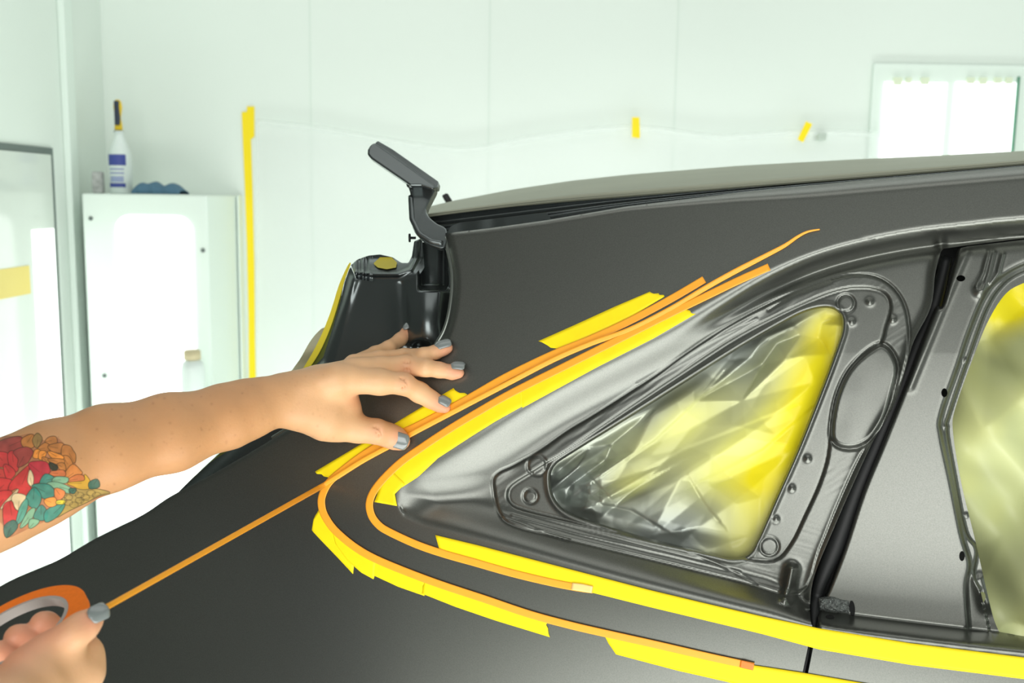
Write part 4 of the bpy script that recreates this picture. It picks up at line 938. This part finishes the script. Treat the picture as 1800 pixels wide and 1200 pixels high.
for (u, v) in ((160, 384), (184, 660), (357, 440)):
    q = onY(u, v, yc); tube('screw', [q, q - np.array([0, 0.004, 0])], 0.006, FRAME, cab, 10)
struct(box('trim_5', (c1[0] + 0.004, YB - 0.05, 0), (c1[0] + 0.010, YB, ztop + 0.0), WHITE))
# things on top of the cabinet
def lathe(name, c, prof, mat_, parent=None, seg=28, tilt=None):
    vs, fs = [], []
    for r, z in prof:
        for k in range(seg):
            t = 2 * math.pi * k / seg; vs.append((c[0] + r * math.cos(t), c[1] + r * math.sin(t), c[2] + z))
    for i in range(len(prof) - 1):
        for k in range(seg): fs.append((i * seg + k, i * seg + (k + 1) % seg, (i + 1) * seg + (k + 1) % seg, (i + 1) * seg + k))
    fs += [tuple(range(seg))[::-1], tuple(range((len(prof) - 1) * seg, len(prof) * seg))]
    return meshobj(name, vs, fs, mat_, parent)
px = yc / F * 1.03
def topz(v): return float(onY(210, v, 3.05)[2])
bx = float(onY(212, 300, 3.05)[0])
bt = empty('spray_bottle', (bx, 3.05, ztop), 'white cone shouldered bottle with a blue printed label on the corner cabinet', 'bottle')
hb = topz(230) - ztop
lathe('bottle_body', (bx, 3.05, ztop), [(0.030, 0), (0.034, 0.004), (0.034, hb * 0.58), (0.030, hb * 0.68), (0.014, hb * 0.9), (0.012, hb)], BOTT, bt)
def lab(name, v0, v1, du, m_):
    z0_, z1_ = topz(v1) - ztop, topz(v0) - ztop
    vs, fs = [], []; n_ = 14
    for i in range(n_ + 1):
        a_ = -math.pi / 2 + (i / n_ - 0.5) * du
        for z in (z0_, z1_): vs.append((bx + 0.0345 * math.cos(a_), 3.05 + 0.0345 * math.sin(a_), ztop + z))
    for i in range(n_): fs.append((2 * i, 2 * i + 2, 2 * i + 3, 2 * i + 1))
    return meshobj(name, vs, fs, m_, bt)
PALEB = mat('pale_blue_print', (150, 162, 196), 0.5)
lab('label', 272, 291, 1.7, BLUE); lab('label', 296, 299, 1.3, PALEB); lab('label', 303, 306, 1.3, PALEB); lab('label', 310, 320, 1.2, PALEB); lab('label', 322, 329, 1.5, BLUE)
# putty-knife handle above the bottle
hx = float(onY(203, 200, 3.08)[0]); z0, z1 = float(onY(203, 229, 3.08)[2]), float(onY(203, 174, 3.08)[2])
kn = empty('scraper', (hx, 3.10, z0), 'slim navy and yellow tool handle standing up behind the white bottle', 'tool')
lathe('handle', (hx, 3.10, z0), [(0.008, 0), (0.012, 0.004), (0.011, 0.02), (0.008, (z1 - z0) * 0.4), (0.013, (z1 - z0) * 0.75), (0.011, (z1 - z0) * 0.93), (0.005, z1 - z0)], mat('yellow_plastic', (232, 196, 30), 0.4), kn)
box('grip', (hx - 0.006, 3.083, z0 + 0.016), (hx + 0.008, 3.10, z1 - 0.004), NAVY, kn, 0.003); box('collar', (hx - 0.011, 3.088, z0 - 0.006), (hx + 0.011, 3.112, z0 + 0.001), NAVY, kn, 0.002)
box('blade', (hx - 0.004, 3.099, ztop), (hx + 0.004, 3.102, z0 - 0.003), WHITE, kn)
# small folded packet left of the bottle
q = onY(172, 318, 3.03); pk = box('packet', (q[0] - 0.016, 3.02, ztop), (q[0] + 0.016, 3.045, ztop + 0.065), mat('grey_packet', (176, 178, 176), 0.6, mottle=(60, 0.4)), bw=0.006)
tag(pk, 'small grey packet leaning left of the white bottle on the cabinet', 'packet')
# blue cloth
u0_, u1_ = onY(238, 330, 3.02)[0], onY(322, 330, 3.02)[0]
n1, n2 = 30, 14; V_, F_ = [], []
for j in range(n2 + 1):
    for i in range(n1 + 1):
        s_, t_ = i / n1, j / n2; a_ = math.pi * t_
        hgt = 0.030 + 0.014 * math.exp(-((s_ - 0.15) / 0.14) ** 2) + 0.007 * math.sin(s_ * 17 + 1) * (0.4 + t_) + 0.006 * math.exp(-((s_ - 0.9) / 0.08) ** 2)
        V_.append((u0_ + (u1_ - u0_) * s_, 3.03 - 0.045 * math.cos(a_) + 0.003 * math.sin(s_ * 23), ztop + hgt * (max(0.0, math.sin(math.pi * (0.02 + 0.96 * s_))) ** 0.35) * max(0, math.sin(a_)) ** 0.7 + 0.001))
for j in range(n2):
    for i in range(n1): k = j * (n1 + 1) + i; F_.append((k, k + 1, k + n1 + 2, k + n1 + 1))
cl_ = meshobj('cloth', V_, F_, CLOTH); solid(cl_, 0.002); tag(cl_, 'crumpled blue cloth lying at the right on top of the corner cabinet', 'cloth')
# bottle with tan cap in front of the lit window, on a small shelf hidden by the arm
yj = 2.82; jx = float(onY(339, 650, yj)[0]); zc = float(onY(339, 615, yj)[2]); zs = float(onY(339, 750, yj)[2])
sh = box('shelf', (jx - 0.10, yj - 0.06, zs - 0.015), (jx + 0.08, yc - 0.002, zs), WHITE, bw=0.002); tag(sh, 'small white shelf on the cabinet front, behind the forearm', 'shelf')
jb = empty('bottle', (jx, yj, zs), 'translucent white bottle with a flat tan cap in front of the lit window', 'bottle')
lathe('bottle_body', (jx, yj, zs), [(0.030, 0), (0.033, 0.004), (0.033, zc - zs - 0.055), (0.028, zc - zs - 0.035), (0.016, zc - zs - 0.028), (0.016, zc - zs - 0.020)], BOTT, jb)
lathe('cap', (jx, yj, zc - 0.027), [(0.0235, 0), (0.0235, 0.024), (0.020, 0.027)], TAN, jb)
# long yellow tape on the back wall and two tabs
yt = YB - 0.004
def wallpoly(name, poly, label, y=yt, thick=0.0015, m_=YEL, cat='tape'):
    a_ = np.array([onY(u, v, y) for u, v in poly]); b_ = a_ + np.array([0, thick, 0]); N = len(a_)
    o_ = meshobj(name, np.vstack([a_, b_]), [tuple(range(N))[::-1], tuple(range(N, 2 * N))] + [(i, (i + 1) % N, N + (i + 1) % N, N + i) for i in range(N)], m_, smooth=False)
    return tag(o_, label, cat)
YT2 = mat('wall_yellow_tape', (255, 226, 0), 0.5)
wallpoly('masking_tape', [(425, 197), (434, 196), (434, 187), (447, 187), (447, 240), (441, 245), (444, 340), (447, 470), (448, 600), (450, 690), (438, 690), (437, 560), (434, 430), (430, 320), (427, 250)], 'long vertical yellow tape strip on the white wall right of the corner cabinet', m_=YT2)
wallpoly('masking_tape', [(1111, 206), (1124, 206), (1125, 240), (1124, 243), (1111, 241)], 'small upright yellow tape tab on the white back wall', y=3.235, m_=YT2)
wallpoly('masking_tape', [(1417, 213), (1428, 218), (1412, 250), (1402, 245)], 'small slanted yellow tape tab on the wall left of the right window', y=3.235, m_=YT2)
# plastic film hung on the back wall
ft = catmull([(452, 214), (560, 226), (700, 250), (820, 262), (950, 240), (1110, 224), (1260, 240), (1410, 232), (1560, 236)], 8)
nr = 16; V_ = []
for j in range(nr):
    t_ = (j / (nr - 1)) ** 1.5
    for (u, v) in ft:
        vv_ = v + (760 - v) * t_; yy_ = YB - 0.03 + 0.012 * math.sin(u * 0.02 + 3 * t_) * (0.3 + t_) - (0.006 if j == 0 else 0)
        V_.append(onY(u, vv_, yy_))
n = len(ft)
fo = meshobj('plastic_film', V_, [(j * n + i, j * n + i + 1, (j + 1) * n + i + 1, (j + 1) * n + i) for j in range(nr - 1) for i in range(n - 1)], FILM)
tag(fo, 'clear plastic film sagging between yellow tape tabs on the back wall', 'plastic film')
hem = np.array([onY(u, v, YB - 0.037) for u, v in ft])
tube('film_hem', hem, 0.010, mat('film_hem', (245, 252, 248), 0.3, alpha=0.18), fo, 8)
# bright window unit at the right
a0, a1 = onY(1533, 112, YB), onY(1880, 112, YB)
wu = struct(box('window_3', (a0[0], YB - 0.02, 0.5), (a1[0], YB, a0[2]), WHITE, bw=0.004))
for k, (ua, ub) in enumerate(((1556, 1664), (1681, 1786))):
    q0, q1 = onY(ua, 144, YB - 0.022), onY(ub, 144, YB - 0.022)
    struct(box('window_%d' % (4 + k), (q0[0], YB - 0.026, 0.6), (q1[0], YB - 0.02, q0[2]), LAMP))
q0 = onY(1789, 135, YB - 0.024); struct(box('trim_6', (q0[0], YB - 0.03, 0.6), (q0[0] + 0.006, YB - 0.02, q0[2]), mat('green_edge', (90, 140, 116), 0.4)))
CLIP = mat('pale_clip', (222, 232, 206), 0.6)
rnd = random.Random(2)
for u in (1571, 1593, 1619, 1700, 1722, 1748, 1768):
    q0, q1 = onY(u, 136, YB - 0.03), onY(u + rnd.uniform(8, 14), 144 + rnd.uniform(2, 6), YB - 0.03)
    wd_ = box('window_clip', (q0[0], YB - 0.034, q1[2]), (q1[0], YB - 0.026, q0[2]), CLIP); tag(wd_, 'pale clip along the top edge of the bright windows', 'clip', 'clips on the bright windows')
q0 = onY(1442, 240, YB - 0.02); cm = box('wall_fitting', (q0[0] - 0.014, YB - 0.04, q0[2] - 0.012), (q0[0] + 0.014, YB, q0[2] + 0.012), mat('fitting', (186, 198, 188), 0.5), bw=0.003); tag(cm, 'small grey fitting on the back wall beside the slanted tape tab', 'fitting')
